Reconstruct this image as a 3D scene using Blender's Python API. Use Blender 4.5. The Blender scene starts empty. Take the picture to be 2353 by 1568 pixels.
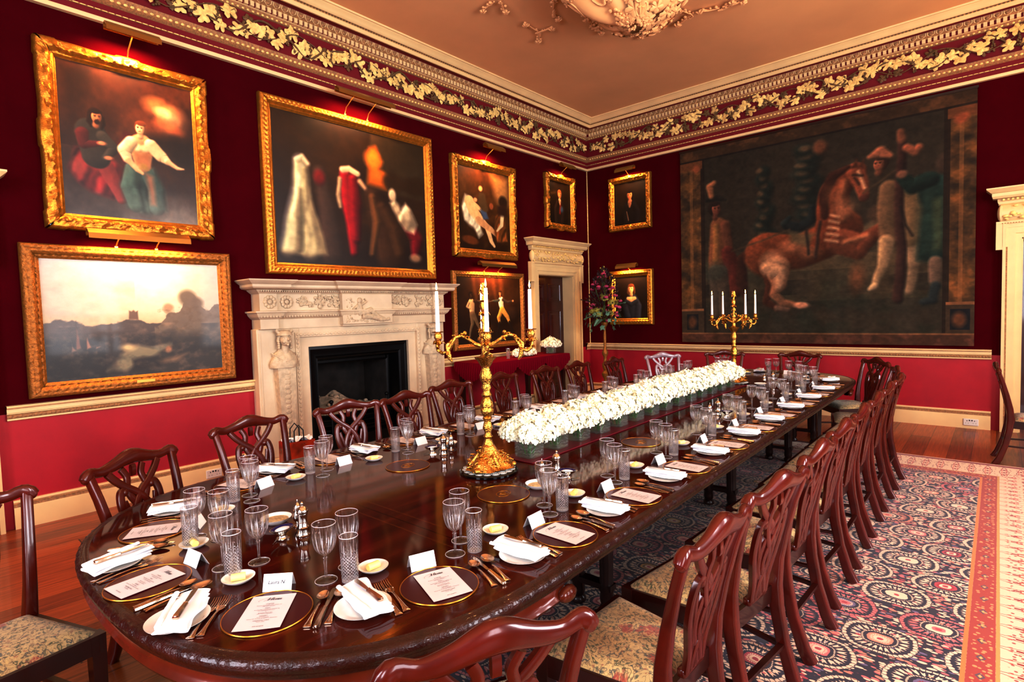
import bpy, math, random
import numpy as np
from mathutils import Vector, Matrix
SC = bpy.context.scene
COL = SC.collection
PI = math.pi
rnd = random.Random(7)
def sn(d): return math.sin(math.radians(d))
def cs(d): return math.cos(math.radians(d))
def lin(c):
    return tuple((x/255/12.92 if x/255 <= .04045 else ((x/255+.055)/1.055)**2.4) for x in c)
# ------------------------------------------------------------ mesh builder
class MB:
    def __init__(s): s.v=[]; s.f=[]; s.m=[]; s.mi=0
    def add(s, vs, fs, M=None):
        b=len(s.v)
        if M is not None: vs=[tuple(M@Vector(p)) for p in vs]
        s.v.extend(vs); s.f.extend([tuple(b+i for i in f) for f in fs]); s.m.extend([s.mi]*len(fs)); return s
    def box(s, x0,x1,y0,y1,z0,z1, M=None, bev=0):
        if bev<=0:
            v=[(x,y,z) for z in (z0,z1) for y in (y0,y1) for x in (x0,x1)]
            return s.add(v,[(0,2,3,1),(4,5,7,6),(0,1,5,4),(2,6,7,3),(0,4,6,2),(1,3,7,5)],M)
        b=min(bev,(x1-x0)/2.01,(y1-y0)/2.01,(z1-z0)/2.01)
        L=[]
        for z,i in ((z0,b),(z0+b,0),(z1-b,0),(z1,b)):
            X0,X1,Y0,Y1=x0+i,x1-i,y0+i,y1-i
            c=b if i==0 else b*.4
            L.append([(X0+c,Y0,z),(X1-c,Y0,z),(X1,Y0+c,z),(X1,Y1-c,z),(X1-c,Y1,z),(X0+c,Y1,z),(X0,Y1-c,z),(X0,Y0+c,z)])
        return s.loops(L,M=M,cap=True)
    def loops(s, L, closed=True, cap=False, M=None):
        n=len(L[0]); v=[p for l in L for p in l]; f=[]
        for k in range(len(L)-1):
            for i in range(n if closed else n-1):
                j=(i+1)%n; f.append((k*n+i,k*n+j,(k+1)*n+j,(k+1)*n+i))
        if cap: f.append(tuple(range(n-1,-1,-1))); f.append(tuple((len(L)-1)*n+i for i in range(n)))
        return s.add(v,f,M)
    def lathe(s, prof, n=24, M=None, cap=True, mod=None):
        L=[]
        for (r,z) in prof:
            l=[]
            for i in range(n):
                a=2*PI*i/n; rr=r if mod is None else mod(r,z,a)
                l.append((rr*math.cos(a),rr*math.sin(a),z))
            L.append(l)
        return s.loops(L,M=M,cap=cap)
    def tube(s, P, R, n=8, up=None, flat=1.0, cap=True, M=None, closed=False, sq=1.0):
        """sweep an ellipse (width R, thickness R*flat along the up vector); sq>1 squares the section"""
        P=[Vector(p) for p in P]; m=len(P); L=[]
        if not isinstance(R,(list,tuple)): R=[R]*m
        if not isinstance(flat,(list,tuple)): flat=[flat]*m
        prev=None
        for i in range(m):
            if closed: t=P[(i+1)%m]-P[i-1]
            else: t=P[min(i+1,m-1)]-P[max(i-1,0)]
            if t.length<1e-9: t=Vector((0,0,1))
            t.normalize()
            if up is not None: u=Vector(up)
            elif prev is not None: u=prev
            else: u=Vector((0,0,1)) if abs(t.z)<.9 else Vector((1,0,0))
            u=u-t*u.dot(t)
            if u.length<1e-6: u=t.orthogonal()
            u.normalize(); prev=u; w=t.cross(u)
            l=[]
            for k in range(n):
                a=2*PI*(k+.5)/n; c,d=math.cos(a),math.sin(a)
                if sq!=1: c=math.copysign(abs(c)**(1/sq),c); d=math.copysign(abs(d)**(1/sq),d)
                l.append(tuple(P[i]+w*(c*R[i])+u*(d*R[i]*flat[i])))
            L.append(l)
        if closed: L.append(L[0]); cap=False
        return s.loops(L,cap=cap,M=M)
    def ball(s, c, r, nu=10, nv=6, sc=(1,1,1), M=None):
        prof=[(max(1e-4,math.sin(PI*k/nv)) , -math.cos(PI*k/nv)) for k in range(nv+1)]
        T=Matrix.Translation(c)@Matrix.Diagonal((r*sc[0],r*sc[1],r*sc[2],1))
        return s.lathe(prof,nu,M=(M@T if M is not None else T),cap=False)
    def grid(s, fn, nu, nv, M=None):
        v=[tuple(fn(i/nu,j/nv)) for j in range(nv+1) for i in range(nu+1)]
        f=[(j*(nu+1)+i,j*(nu+1)+i+1,(j+1)*(nu+1)+i+1,(j+1)*(nu+1)+i) for j in range(nv) for i in range(nu)]
        return s.add(v,f,M)
    def prism(s, pts, z0, z1, M=None):
        n=len(pts)
        return s.loops([[(p[0],p[1],z0) for p in pts],[(p[0],p[1],z1) for p in pts]],cap=True,M=M)
    def build(s, name, mats, parent=None, smooth=True, ang=40, loc=None, rotz=0):
        me=bpy.data.meshes.new(name)
        me.from_pydata(s.v,[],s.f)
        if not isinstance(mats,(list,tuple)): mats=[mats]
        for mm in mats: me.materials.append(mm)
        if max(s.m or [0])>0: me.polygons.foreach_set('material_index',s.m)
        me.validate(); me.update()
        if smooth:
            me.polygons.foreach_set('use_smooth',[True]*len(me.polygons))
            me.set_sharp_from_angle(angle=math.radians(ang))
        o=bpy.data.objects.new(name,me); COL.objects.link(o)
        if parent is not None: o.parent=parent
        if loc is not None: o.location=loc
        if rotz: o.rotation_euler=(0,0,rotz)
        return o
def tag(o,label=None,cat=None,group=None,kind=None):
    if label: o['label']=label
    if cat: o['category']=cat
    if group: o['group']=group
    if kind: o['kind']=kind
    return o
def thing(name,label,cat,loc=(0,0,0),rotz=0,group=None):
    o=bpy.data.objects.new(name,None); COL.objects.link(o); o.location=loc; o.rotation_euler=(0,0,rotz)
    o.empty_display_size=.05
    return tag(o,label,cat,group)
def dup(root,loc=None,rotz=0,label=None,group=None,scale=None):
    def cp(o,par):
        c=o.copy(); COL.objects.link(c)
        if par is not None: c.parent=par
        for ch in list(o.children): cp(ch,c)
        return c
    r=cp(root,None)
    if loc is not None: r.location=loc
    r.rotation_euler=(root.rotation_euler[0],root.rotation_euler[1],rotz)
    if scale is not None: r.scale=(scale,)*3 if not isinstance(scale,(tuple,list)) else scale
    if label: r['label']=label
    if group: r['group']=group
    return r
def struct(o): o['kind']='structure'; return o
# ------------------------------------------------------------ node maths
class X:
    """tiny expression compiler: python arithmetic -> Math nodes"""
    nt=None
    def __init__(s,v): s.v=v
    @staticmethod
    def op(name,*a):
        n=X.nt.nodes.new('ShaderNodeMath'); n.operation=name
        for i,q in enumerate(a):
            q=q.v if isinstance(q,X) else q
            if isinstance(q,(int,float)): n.inputs[i].default_value=q
            else: X.nt.links.new(q,n.inputs[i])
        return X(n.outputs[0])
    def __add__(s,o): return X.op('ADD',s,o)
    __radd__=__add__
    def __sub__(s,o): return X.op('SUBTRACT',s,o)
    def __rsub__(s,o): return X.op('SUBTRACT',o,s)
    def __mul__(s,o): return X.op('MULTIPLY',s,o)
    __rmul__=__mul__
    def __truediv__(s,o): return X.op('DIVIDE',s,o)
def xabs(a): return X.op('ABSOLUTE',a)
def xmin(a,b): return X.op('MINIMUM',a,b)
def xmax(a,b): return X.op('MAXIMUM',a,b)
def xsin(a): return X.op('SINE',a)
def xfract(a): return X.op('FRACT',a)
def xfloor(a): return X.op('FLOOR',a)
def xstep(x,lo,hi):
    n=X.nt.nodes.new('ShaderNodeMapRange'); n.interpolation_type='SMOOTHSTEP'
    n.inputs[1].default_value=lo; n.inputs[2].default_value=hi
    X.nt.links.new(x.v,n.inputs[0]); return X(n.outputs[0])
def xband(x,lo,hi,s=.003):
    return xstep(x,lo-s,lo+s)*(1-xstep(x,hi-s,hi+s))
def xmix(a,b,f):
    n=X.nt.nodes.new('ShaderNodeMix'); n.data_type='RGBA'
    for q,i in ((a,6),(b,7)):
        if isinstance(q,(tuple,list)): n.inputs[i].default_value=(*q[:3],1)
        else: X.nt.links.new(q,n.inputs[i])
    if isinstance(f,X): X.nt.links.new(f.v,n.inputs[0])
    else: n.inputs[0].default_value=f
    return n.outputs[2]
def xnoise(scale,vec=None,detail=3,col=False,rough=.5):
    n=X.nt.nodes.new('ShaderNodeTexNoise'); n.inputs['Scale'].default_value=scale; n.inputs['Detail'].default_value=detail
    n.inputs['Roughness'].default_value=rough
    if vec is not None: X.nt.links.new(vec,n.inputs['Vector'])
    return n.outputs['Color'] if col else X(n.outputs[0])
def xvec(x,y,z=0.0):
    n=X.nt.nodes.new('ShaderNodeCombineXYZ')
    for i,q in enumerate((x,y,z)):
        if isinstance(q,X): X.nt.links.new(q.v,n.inputs[i])
        else: n.inputs[i].default_value=q
    return n.outputs[0]
def xwhite(vec):
    n=X.nt.nodes.new('ShaderNodeTexWhiteNoise'); n.noise_dimensions='3D'; X.nt.links.new(vec,n.inputs['Vector']); return X(n.outputs['Value'])
def xvoro(scale,vec,rand=1.0,feature='F1',out='Distance'):
    n=X.nt.nodes.new('ShaderNodeTexVoronoi'); n.feature=feature; n.inputs['Scale'].default_value=scale
    n.inputs['Randomness'].default_value=rand; X.nt.links.new(vec,n.inputs['Vector'])
    return X(n.outputs[out]) if out=='Distance' else n.outputs[out]
def xramp(f,stops,interp='LINEAR'):
    n=X.nt.nodes.new('ShaderNodeValToRGB'); cr=n.color_ramp; cr.interpolation=interp
    while len(cr.elements)<len(stops): cr.elements.new(.5)
    for e,(p,c) in zip(cr.elements,stops): e.position=p; e.color=(*c,1)
    X.nt.links.new(f.v,n.inputs[0]); return n.outputs[0]
def xcoord(kind='Object'):
    n=X.nt.nodes.new('ShaderNodeTexCoord'); s=X.nt.nodes.new('ShaderNodeSeparateXYZ')
    X.nt.links.new(n.outputs[kind],s.inputs[0])
    return n.outputs[kind],X(s.outputs[0]),X(s.outputs[1]),X(s.outputs[2])
MATS={}
def mat(name,col=(200,200,200),rough=.5,metal=0,coat=0,bump=0,bscale=60,emit=None,estr=0,trans=0,ior=1.45,sheen=0,spec=None,var=0,vscale=5,coatr=.06,attr=None):
    m=bpy.data.materials.new(name); m.use_nodes=True; nt=m.node_tree; X.nt=nt
    b=nt.nodes['Principled BSDF']; b.inputs['Base Color'].default_value=(*lin(col),1)
    b.inputs['Roughness'].default_value=rough; b.inputs['Metallic'].default_value=metal
    b.inputs['Coat Weight'].default_value=coat; b.inputs['Coat Roughness'].default_value=coatr
    b.inputs['Transmission Weight'].default_value=trans; b.inputs['IOR'].default_value=ior
    b.inputs['Sheen Weight'].default_value=sheen
    if spec is not None: b.inputs['Specular IOR Level'].default_value=spec
    if emit: b.inputs['Emission Color'].default_value=(*lin(emit),1); b.inputs['Emission Strength'].default_value=estr
    vec,x,y,z=xcoord()
    if attr:
        a=nt.nodes.new('ShaderNodeAttribute'); a.attribute_name=attr; nt.links.new(a.outputs['Color'],b.inputs['Base Color'])
    elif var:
        c=lin(col); n=xnoise(vscale,vec,4)
        out=xramp(n,[(.3,tuple(q*(1-var) for q in c)),(.7,tuple(min(1,q*(1+var)) for q in c))])
        nt.links.new(out,b.inputs['Base Color'])
    if bump:
        n=xnoise(bscale,vec,3); bp=nt.nodes.new('ShaderNodeBump'); bp.inputs['Strength'].default_value=bump; bp.inputs['Distance'].default_value=.01
        nt.links.new(n.v,bp.inputs['Height']); nt.links.new(bp.outputs[0],b.inputs['Normal'])
    MATS[name]=m; return m
def begin(name,rough=.5,coat=0,**k):
    m=mat(name,rough=rough,coat=coat,**k); return m,m.node_tree,m.node_tree.nodes['Principled BSDF']
M={}
M['crimson']=mat('crimson_damask',(78,0,11),1.0,spec=.08,sheen=.0,var=.12,vscale=3,bump=.1,bscale=300)
M['dado']=mat('dado_red',(178,26,46),.55,var=.1,vscale=2.5,bump=.05,bscale=200)
M['cream']=mat('cream_paint',(232,208,160),.5,var=.05,vscale=4)
M['trimgold']=mat('aged_gilt_trim',(168,128,84),.6,var=.3,vscale=60)
M['frieze']=mat('frieze_red',(128,8,26),.7)
M['leafcream']=mat('plaster_leaf',(236,208,140),.6,var=.2,vscale=30)
M['vine']=mat('plaster_vine',(120,88,52),.6,var=.3,vscale=30)
M['ceil']=mat('ceiling_paint',(234,190,138),.8,var=.05,vscale=1.2)
M['stone']=mat('chimney_stone',(210,192,166),.55,var=.12,vscale=3,bump=.15,bscale=40)
M['stonec']=mat('carved_stone',(198,180,154),.6,var=.15,vscale=25,bump=.3,bscale=60)
M['iron']=mat('black_iron',(18,17,18),.35,.6)
M['soot']=mat('soot_brick',(34,28,25),.9,var=.6,vscale=6)
M['ash']=mat('pale_ash',(196,176,152),.9,var=.5,vscale=14,bump=.6,bscale=30)
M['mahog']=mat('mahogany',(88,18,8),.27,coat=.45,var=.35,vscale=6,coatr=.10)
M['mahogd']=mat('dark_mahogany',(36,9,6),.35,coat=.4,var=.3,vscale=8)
M['gilt']=mat('gilded_wood',(196,136,50),.36,.7,bump=.25,bscale=90,var=.22,vscale=28)
M['giltd']=mat('dull_gilt',(170,116,50),.46,.5,bump=.4,bscale=110,var=.32,vscale=50)
M['ormolu']=mat('ormolu',(208,162,84),.22,1,bump=.45,bscale=150,var=.3,vscale=60)
M['brass']=mat('brass',(196,156,86),.3,.9)
M['silver']=mat('silver',(214,208,200),.14,1)
M['steel']=mat('cutlery_silver',(222,200,178),.18,1)
M['china']=mat('white_china',(238,234,228),.2,coat=.3)
M['linen']=mat('white_linen',(240,238,240),.8,sheen=.2,bump=.15,bscale=400)
M['paper']=mat('white_card',(238,236,236),.7)
M['menu']=mat('menu_card',(212,204,204),.7)
M['ink']=mat('ink',(40,32,44),.7)
M['butter']=mat('butter',(250,228,150),.45)
M['wax']=mat('candle_wax',(240,236,232),.4,sheen=.1)
M['flame']=mat('flame',(255,200,120),.5,emit=(255,190,95),estr=40)
M['burg']=mat('burgundy_mat',(74,5,20),.3,coat=.2)
M['runner']=mat('crimson_runner',(120,8,36),.4,coat=.2)
M['black']=mat('black_lacquer',(8,7,8),.12,coat=.5)
M['lace']=mat('white_lace',(226,220,210),.8)
M['blueglass']=mat('blue_glass',(10,14,92),.08,coat=.6)
M['salt']=mat('salt',(236,236,240),.8,bump=.4,bscale=500)
M['petal']=mat('hydrangea_petal',(252,247,224),.7,sheen=.2,var=.08,vscale=12)
M['green']=mat('leaf_green',(74,104,44),.5)
M['ivy']=mat('ivy_green',(104,146,120),.5)
M['olive']=mat('olive_bloom',(182,178,84),.6)
M['plum']=mat('plum_rose',(186,66,110),.6)
M['darkleaf']=mat('dark_foliage',(54,26,30),.6)
M['glarewood']=mat('glare_tinted_mahogany',(158,138,144),.25,coat=.6,var=.15,vscale=8)  # mahogany under daylight glare, the glare put into its colour
M['cloth']=mat('crimson_cloth',(128,2,28),.95,spec=.1,sheen=.0,bump=.2,bscale=60)
M['plastic']=mat('white_plastic',(226,222,216),.4)
M['bag']=mat('bag_print',(168,48,18),.3,coat=.4,var=.7,vscale=7)
M['tissue']=mat('white_tissue',(232,230,232),.7)
M['cord']=mat('black_cord',(20,18,20),.6)
M['stem']=mat('flower_stem',(96,150,50),.4)
# glass: mixture of refracting glass and clear transmission so table glass throws light shadows
def glass(name,tint=(250,252,252),clear=.3,ior=1.5,rough=0,bump=0,bscale=80):
    m=bpy.data.materials.new(name); m.use_nodes=True; nt=m.node_tree; X.nt=nt
    nt.nodes.remove(nt.nodes['Principled BSDF']); out=nt.nodes['Material Output']
    g=nt.nodes.new('ShaderNodeBsdfGlass'); g.inputs['IOR'].default_value=ior; g.inputs['Roughness'].default_value=rough; g.inputs['Color'].default_value=(*lin(tint),1)
    t=nt.nodes.new('ShaderNodeBsdfTransparent'); t.inputs['Color'].default_value=(*lin(tint),1)
    mx=nt.nodes.new('ShaderNodeMixShader'); mx.inputs[0].default_value=clear
    nt.links.new(g.outputs[0],mx.inputs[1]); nt.links.new(t.outputs[0],mx.inputs[2]); nt.links.new(mx.outputs[0],out.inputs[0])
    if bump:
        vec,_,_,_=xcoord(); n=xnoise(bscale,vec,2); bp=nt.nodes.new('ShaderNodeBump'); bp.inputs['Strength'].default_value=bump; bp.inputs['Distance'].default_value=.01
        nt.links.new(n.v,bp.inputs['Height']); nt.links.new(bp.outputs[0],g.inputs['Normal'])
    MATS[name]=m; return m
def crystal(name,cut):
    m=bpy.data.materials.new(name); m.use_nodes=True; nt=m.node_tree; X.nt=nt
    nt.nodes.remove(nt.nodes['Principled BSDF']); out=nt.nodes['Material Output']
    def sh(t,**k):
        n=nt.nodes.new(t)
        for a,v in k.items(): n.inputs[a].default_value=v
        return n.outputs[0]
    def mixs(a,b_,f):
        n=nt.nodes.new('ShaderNodeMixShader'); nt.links.new(a,n.inputs[1]); nt.links.new(b_,n.inputs[2])
        if isinstance(f,X): nt.links.new(f.v,n.inputs[0])
        else: n.inputs[0].default_value=f
        return n.outputs[0]
    g=sh('ShaderNodeBsdfGlass',IOR=1.5,Roughness=0.0,Color=(1,1,1,1)); t=sh('ShaderNodeBsdfTransparent',Color=(.985,.99,.99,1))
    base=mixs(g,t,.70 if cut!='vase' else .88); gl=sh('ShaderNodeBsdfAnisotropic',Roughness=.06,Color=(1,1,1,1)); df=sh('ShaderNodeBsdfDiffuse',Color=((.95,.95,1,1) if cut!='vase' else (.86,.97,.91,1)))
    lw=nt.nodes.new('ShaderNodeLayerWeight'); lw.inputs[0].default_value=.25
    base=mixs(base,gl,X(lw.outputs['Facing'])*X(lw.outputs['Facing'])*X(lw.outputs['Facing'])*.5)
    vec,x,y,z=xcoord(); a=X.op('ARCTAN2',y,x)
    if cut=='diamond':
        p=xabs(xfract(a*(16/6.28318)+z*95.0+100.0)-.5)*2.0; q=xabs(xfract(a*(16/6.28318)-z*95.0+100.0)-.5)*2.0
        k=(1-xstep(xmin(p,q),.02,.16))*xband(z,.006,.090,.006)
        k=xmax(k,(1-xstep(xabs(xfract(a*(8/6.28318)+10.0)-.5),.0,.05))*xband(z,.088,.125,.006)); k=xmax(k,xmax(xstep(z,.1455,.1465),1-xstep(z,.002,.004)))
    elif cut=='flute':
        k=(1-xstep(xabs(xsin(a*6.0)),.04,.30))*xband(z,.098,.150,.012)
        k=xmax(k,(1-xstep(xabs(xsin(a*9.0+z*150.0)),.02,.26))*xband(z,.088,.112,.006))
        k=xmax(k,(1-xstep(xabs(xsin(a*3.0)),.0,.3))*xband(z,.02,.08,.004)*.9)
        rad=X.op('SQRT',x*x+y*y); k=xmax(k,xmax(xstep(z,.1880,.1888),xstep(rad,.0335,.0345)*(1-xstep(z,.003,.004))))
    else:
        k=(1-xstep(xabs(xsin(z*150.0+xnoise(30,vec,2)*9.0)),.0,.22))*.55+.07
    bright=mixs(sh('ShaderNodeBsdfAnisotropic',Roughness=.2,Color=(1,1,1,1)),df,.5)  # white mixed in paints highlights along cuts, rims and foot edges
    fin=mixs(base,bright,k*(.78 if cut=='diamond' else .88))
    nt.links.new(fin,out.inputs[0]); MATS[name]=m; return m
M['crystal']=crystal('cut_crystal','flute'); M['crystald']=crystal('diamond_cut_crystal','diamond')
M['vaseglass']=crystal('pressed_vase_glass','vase'); M['water']=glass('vase_water',(240,250,244),clear=.93,ior=1.1)
# polished table top: mahogany with fine leaf joints and a cross-banded line
def wood_table():
    m,nt,b=begin('polished_mahogany_top',rough=.075,coat=.1,spec=.36)
    vec,x,y,z=xcoord()
    g=xnoise(6,xvec(x*.25,y*3.0,z),5); h=xnoise(1.3,vec,2)
    c=xramp(g,[(.3,lin((54,12,7))),(.55,lin((84,22,11))),(.8,lin((118,40,20)))])
    c=xmix(c,lin((58,15,9)),h*.5)
    s=xabs(xfract((x-.03)/.94)-.5)
    joint=xstep(s,.497,.499)
    c=xmix(c,lin((12,4,3)),joint)
    band=xband(xabs(xfract((x-.03)/.94)-.5),.44,.448,.002)*.35
    c=xmix(c,lin((120,54,24)),band)
    nt.links.new(c,b.inputs['Base Color']); b.inputs['Coat Roughness'].default_value=.04
    n=xnoise(2.2,vec,2); bp=nt.nodes.new('ShaderNodeBump'); bp.inputs['Strength'].default_value=.035; bp.inputs['Distance'].default_value=.05
    nt.links.new(n.v,bp.inputs['Height']); nt.links.new(bp.outputs[0],b.inputs['Normal']); nt.links.new(bp.outputs[0],b.inputs['Coat Normal'])
    return m
M['tabletop']=wood_table()
def wood_floor():
    m,nt,b=begin('oak_floorboards',rough=.32,coat=.15)
    vec,x,y,z=xcoord()
    row=xfloor(y/.19); sh=xwhite(xvec(row,3.0,1.0))*3.0
    g=xnoise(9,xvec(x*.35,y*6.0,row),5)
    cell=xwhite(xvec(row,xfloor((x+sh)/2.4),0.0))
    c=xramp(g*.7+cell*.3,[(.25,lin((104,46,22))),(.5,lin((156,78,36))),(.8,lin((192,106,50)))])
    gap=xmax(xstep(xabs(xfract(y/.19)-.5),.485,.498),xstep(xabs(xfract((x+sh)/2.4)-.5),.497,.4995))
    c=xmix(c,lin((34,12,8)),gap)
    nt.links.new(c,b.inputs['Base Color']); return m
M['floor']=wood_floor()
def rug():
    m,nt,b=begin('persian_rug_wool',rough=.95,sheen=.2)
    vec,x0,y0,z=xcoord()
    wob=xnoise(5.0,vec,2,col=True)
    sp=nt.nodes.new('ShaderNodeSeparateXYZ'); nt.links.new(wob,sp.inputs[0])
    x=x0+(X(sp.outputs[0])-.5)*.05; y=y0+(X(sp.outputs[1])-.5)*.05
    navy=lin((30,32,56)); cream=lin((234,202,176)); pink=lin((214,124,124)); rose=lin((180,72,86)); salmon=lin((216,146,124)); gold=lin((214,164,92)); red=lin((150,36,32)); blue=lin((120,110,140))
    # small serrated leaves packed everywhere on the ground
    lv=xvec(x*1.0,y*.48,0.0)
    v1=xvoro(60,lv,.8); cellc=xvoro(60,lv,.8,out='Color')
    sc=nt.nodes.new('ShaderNodeSeparateColor'); nt.links.new(cellc,sc.inputs[0]); cr=X(sc.outputs[0])
    leafcol=xramp(cr,[(0,pink),(.22,cream),(.5,salmon),(.66,cream),(.80,rose),(.9,blue)],'CONSTANT')
    c=xmix(navy,leafcol,(1-xstep(v1,.46,.54))*xstep(X(sc.outputs[1]),.06,.10))
    # staggered ogee medallions
    P,Q=.262,.40
    row=xfloor(x/P); off=xfract(row*.5)*Q; yy=y+off
    cu=(xfract(x/P)-.5)*P; cv=(xfract(yy/Q)-.5)*Q
    th=X.op('ARCTAN2',cv,cu)
    rr=X.op('SQRT',cu*cu*1.1+cv*cv*.66)*(1+.05*X.op('COSINE',th*4.0))+(xnoise(60,vec,1)-.5)*.008
    cid=xwhite(xvec(row,xfloor(yy/Q),2.0)); cid2=xwhite(xvec(xfloor(yy/Q),row,5.0))
    ringcol=xramp(cid,[(0,cream),(.35,salmon),(.5,cream),(.78,pink)],'CONSTANT')
    corecol=xramp(cid2,[(0,pink),(.22,cream),(.45,rose),(.55,gold),(.7,salmon),(.85,blue)],'CONSTANT')
    t1=xabs(xfract(th*(38/6.2831853))-.5)*2.0; t2=xabs(xfract(th*(22/6.2831853)+.3)-.5)*2.0
    c=xmix(c,navy,1-xstep(rr,.134,.137))
    c=xmix(c,ringcol,xband(rr+t1*.004,.119,.134,.002)*xstep(t1,.05,.25))
    c=xmix(c,ringcol,xband(rr+t2*.018,.086,.112,.002)*xstep(t2,.34,.46))
    c=xmix(c,leafcol,(1-xstep(v1,.32,.40))*xband(rr,.066,.090,.003))
    c=xmix(c,cream,xband(rr,.058,.064,.0015)*xstep(t1,.2,.4))
    core=1-xstep(rr,.043,.046)
    c=xmix(c,corecol,core)
    c=xmix(c,xramp(cid,[(0,cream),(.3,navy),(.5,red),(.75,cream)],'CONSTANT'),xband(rr+t2*.008,.030,.036,.001))
    c=xmix(c,ringcol,1-xstep(rr,.022,.024)); c=xmix(c,rose,1-xstep(rr,.010,.013))
    # undulating stem between rows
    # border: distance out from the field edge
    s=xmax(xmax(.105-y0,y0-4.0),xmax(x0-6.36,1.5-x0))
    along=xmix_s(x0,y0,s)
    bf=xfract(along/.16)-.5; bd=xabs(bf)*.16
    bb=xnoise(26,xvec(x*1.0,y*1.0,3.0),2)
    c=xmix(c,lin((206,132,72)),xband(s,.0,.018,.002))
    c=xmix(c,lin((164,66,54)),xband(s,.018,.115,.002))
    q=xabs(s-.066)+bd*.6
    c=xmix(c,lin((96,84,96)),xband(q,.010,.018,.001))
    c=xmix(c,lin((226,180,120)),(1-xstep(q,.006,.009)))
    v2=xvoro(38,xvec(x0*1.0,y0*1.0,7.0),.6)
    c=xmix(c,lin((216,150,104)),(1-xstep(v2,.30,.38))*xband(s,.03,.105,.003))
    c=xmix(c,lin((196,150,88)),xband(s,.115,.13,.002))
    out=xstep(s,.129,.131)
    c=xmix(c,lin((224,194,166)),out)
    b2=xfract(along/.115)-.5; a2=xabs(b2)*.115
    loz=a2*2.2+xabs(s-.3)*.35
    c=xmix(c,lin((122,24,40)),xband(loz,.072,.080,.002)*out)
    c=xmix(c,lin((206,90,80)),xband(a2,.010,.022,.002)*xband(s,.16,.44,.01)*out*xstep(xsin(s*90.0),.0,.3))
    c=xmix(c,lin((150,44,44)),(1-xstep(a2,.006,.009))*xstep(xsin(s*70.0),.2,.5)*xband(s,.17,.46,.01)*out)
    c=xmix(c,lin((150,60,62)),(1-xstep(v2,.24,.32))*xband(s,.16,.50,.01)*out*.85)
    c=xmix(c,lin((150,60,56)),xband(s,.50,.56,.003))
    fade=xnoise(1.1,vec,2)
    c=xmix(c,lin((168,112,92)),fade*.14)
    nt.links.new(c,b.inputs['Base Color'])
    n=xnoise(500,vec,1); bp=nt.nodes.new('ShaderNodeBump'); bp.inputs['Strength'].default_value=.3; bp.inputs['Distance'].default_value=.004
    nt.links.new(n.v,bp.inputs['Height']); nt.links.new(bp.outputs[0],b.inputs['Normal'])
    return m
def xmix_s(x0,y0,s):
    # coordinate running along the border: x on the long sides, y on the short ends
    e=xmax(x0-6.36,1.5-x0); l=xmax(.105-y0,y0-4.0)
    k=X.op('GREATER_THAN',e,l)
    return y0*k+x0*(1-k)
M['rug']=rug()
def upholstery():
    m,nt,b=begin('floral_needlework_seat',rough=.9,sheen=.2)
    vec,x,y,z=xcoord()
    w=xnoise(9,vec,2,col=True); s=nt.nodes.new('ShaderNodeSeparateXYZ'); nt.links.new(w,s.inputs[0])
    xx=x+(X(s.outputs[0])-.5)*.06; yy=y+(X(s.outputs[1])-.5)*.06
    base=lin((186,164,122))
    n1=xnoise(17,xvec(xx,yy,0.0),3)
    c=xmix(base,lin((92,92,62)),xband(n1,.405,.428,.008))
    c=xmix(c,lin((78,84,84)),xband(n1,.55,.566,.008))
    v=xvoro(8,xvec(xx,yy,1.0),.9)
    pet=xnoise(60,xvec(xx,yy,4.0),2)
    c=xmix(c,lin((158,74,60)),(1-xstep(v+pet*.25,.32,.4))*.85)
    c=xmix(c,lin((104,38,40)),(1-xstep(v+pet*.25,.20,.24))*.7)
    v2=xvoro(42,xvec(xx,yy,2.0),.9)
    c=xmix(c,lin((140,78,62)),(1-xstep(v2,.2,.26))*.6)
    v4=xvoro(58,xvec(xx,yy,6.0),.9)
    c=xmix(c,lin((96,100,80)),(1-xstep(v4,.26,.34))*.7)
    n5=xnoise(44,xvec(xx,yy,8.0),3)
    c=xmix(c,lin((122,104,78)),xband(n5,.50,.53,.008)*.8)
    c=xmix(c,lin((214,190,136)),xband(n1,.48,.5,.008)*.5)
    nt.links.new(c,b.inputs['Base Color'])
    n=xnoise(600,vec,1); bp=nt.nodes.new('ShaderNodeBump'); bp.inputs['Strength'].default_value=.25; bp.inputs['Distance'].default_value=.003
    nt.links.new(n.v,bp.inputs['Height']); nt.links.new(bp.outputs[0],b.inputs['Normal'])
    return m
M['seat']=upholstery()
M['canvas']=mat('oil_paint',rough=.34,attr='Col',bump=.12,bscale=260,coat=.12)
M['tapestry']=mat('woven_tapestry',rough=.95,attr='Col',bump=.35,bscale=220)
# ------------------------------------------------------------ camera
CAMP=dict(f=1262.42,yaw=.7254,pitch=-.0520,roll=-.0291)
def make_camera():
    f,yaw,pitch,roll=CAMP['f'],CAMP['yaw'],CAMP['pitch'],CAMP['roll']
    F=Vector((math.cos(pitch)*math.cos(yaw),math.cos(pitch)*math.sin(yaw),math.sin(pitch)))
    r=Vector((math.sin(yaw),-math.cos(yaw),0)); u=r.cross(F)
    r2=math.cos(roll)*r+math.sin(roll)*u; u2=-math.sin(roll)*r+math.cos(roll)*u
    cam=bpy.data.cameras.new('camera'); o=bpy.data.objects.new('camera',cam); COL.objects.link(o)
    cam.sensor_width=36; cam.lens=f/2353*36; cam.clip_start=.02
    o.matrix_world=Matrix(((r2.x,u2.x,-F.x,0),(r2.y,u2.y,-F.y,0),(r2.z,u2.z,-F.z,1.6),(0,0,0,1)))
    SC.camera=o
make_camera()
XW,YW,XN,YN,ZC=8.80,5.814,-3.0,-3.2,5.01
def tL(): return Matrix(((1,0,0,0),(0,-1,0,YW),(0,0,1,0),(0,0,0,1)))      # (along x, out of left wall, z)
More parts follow.
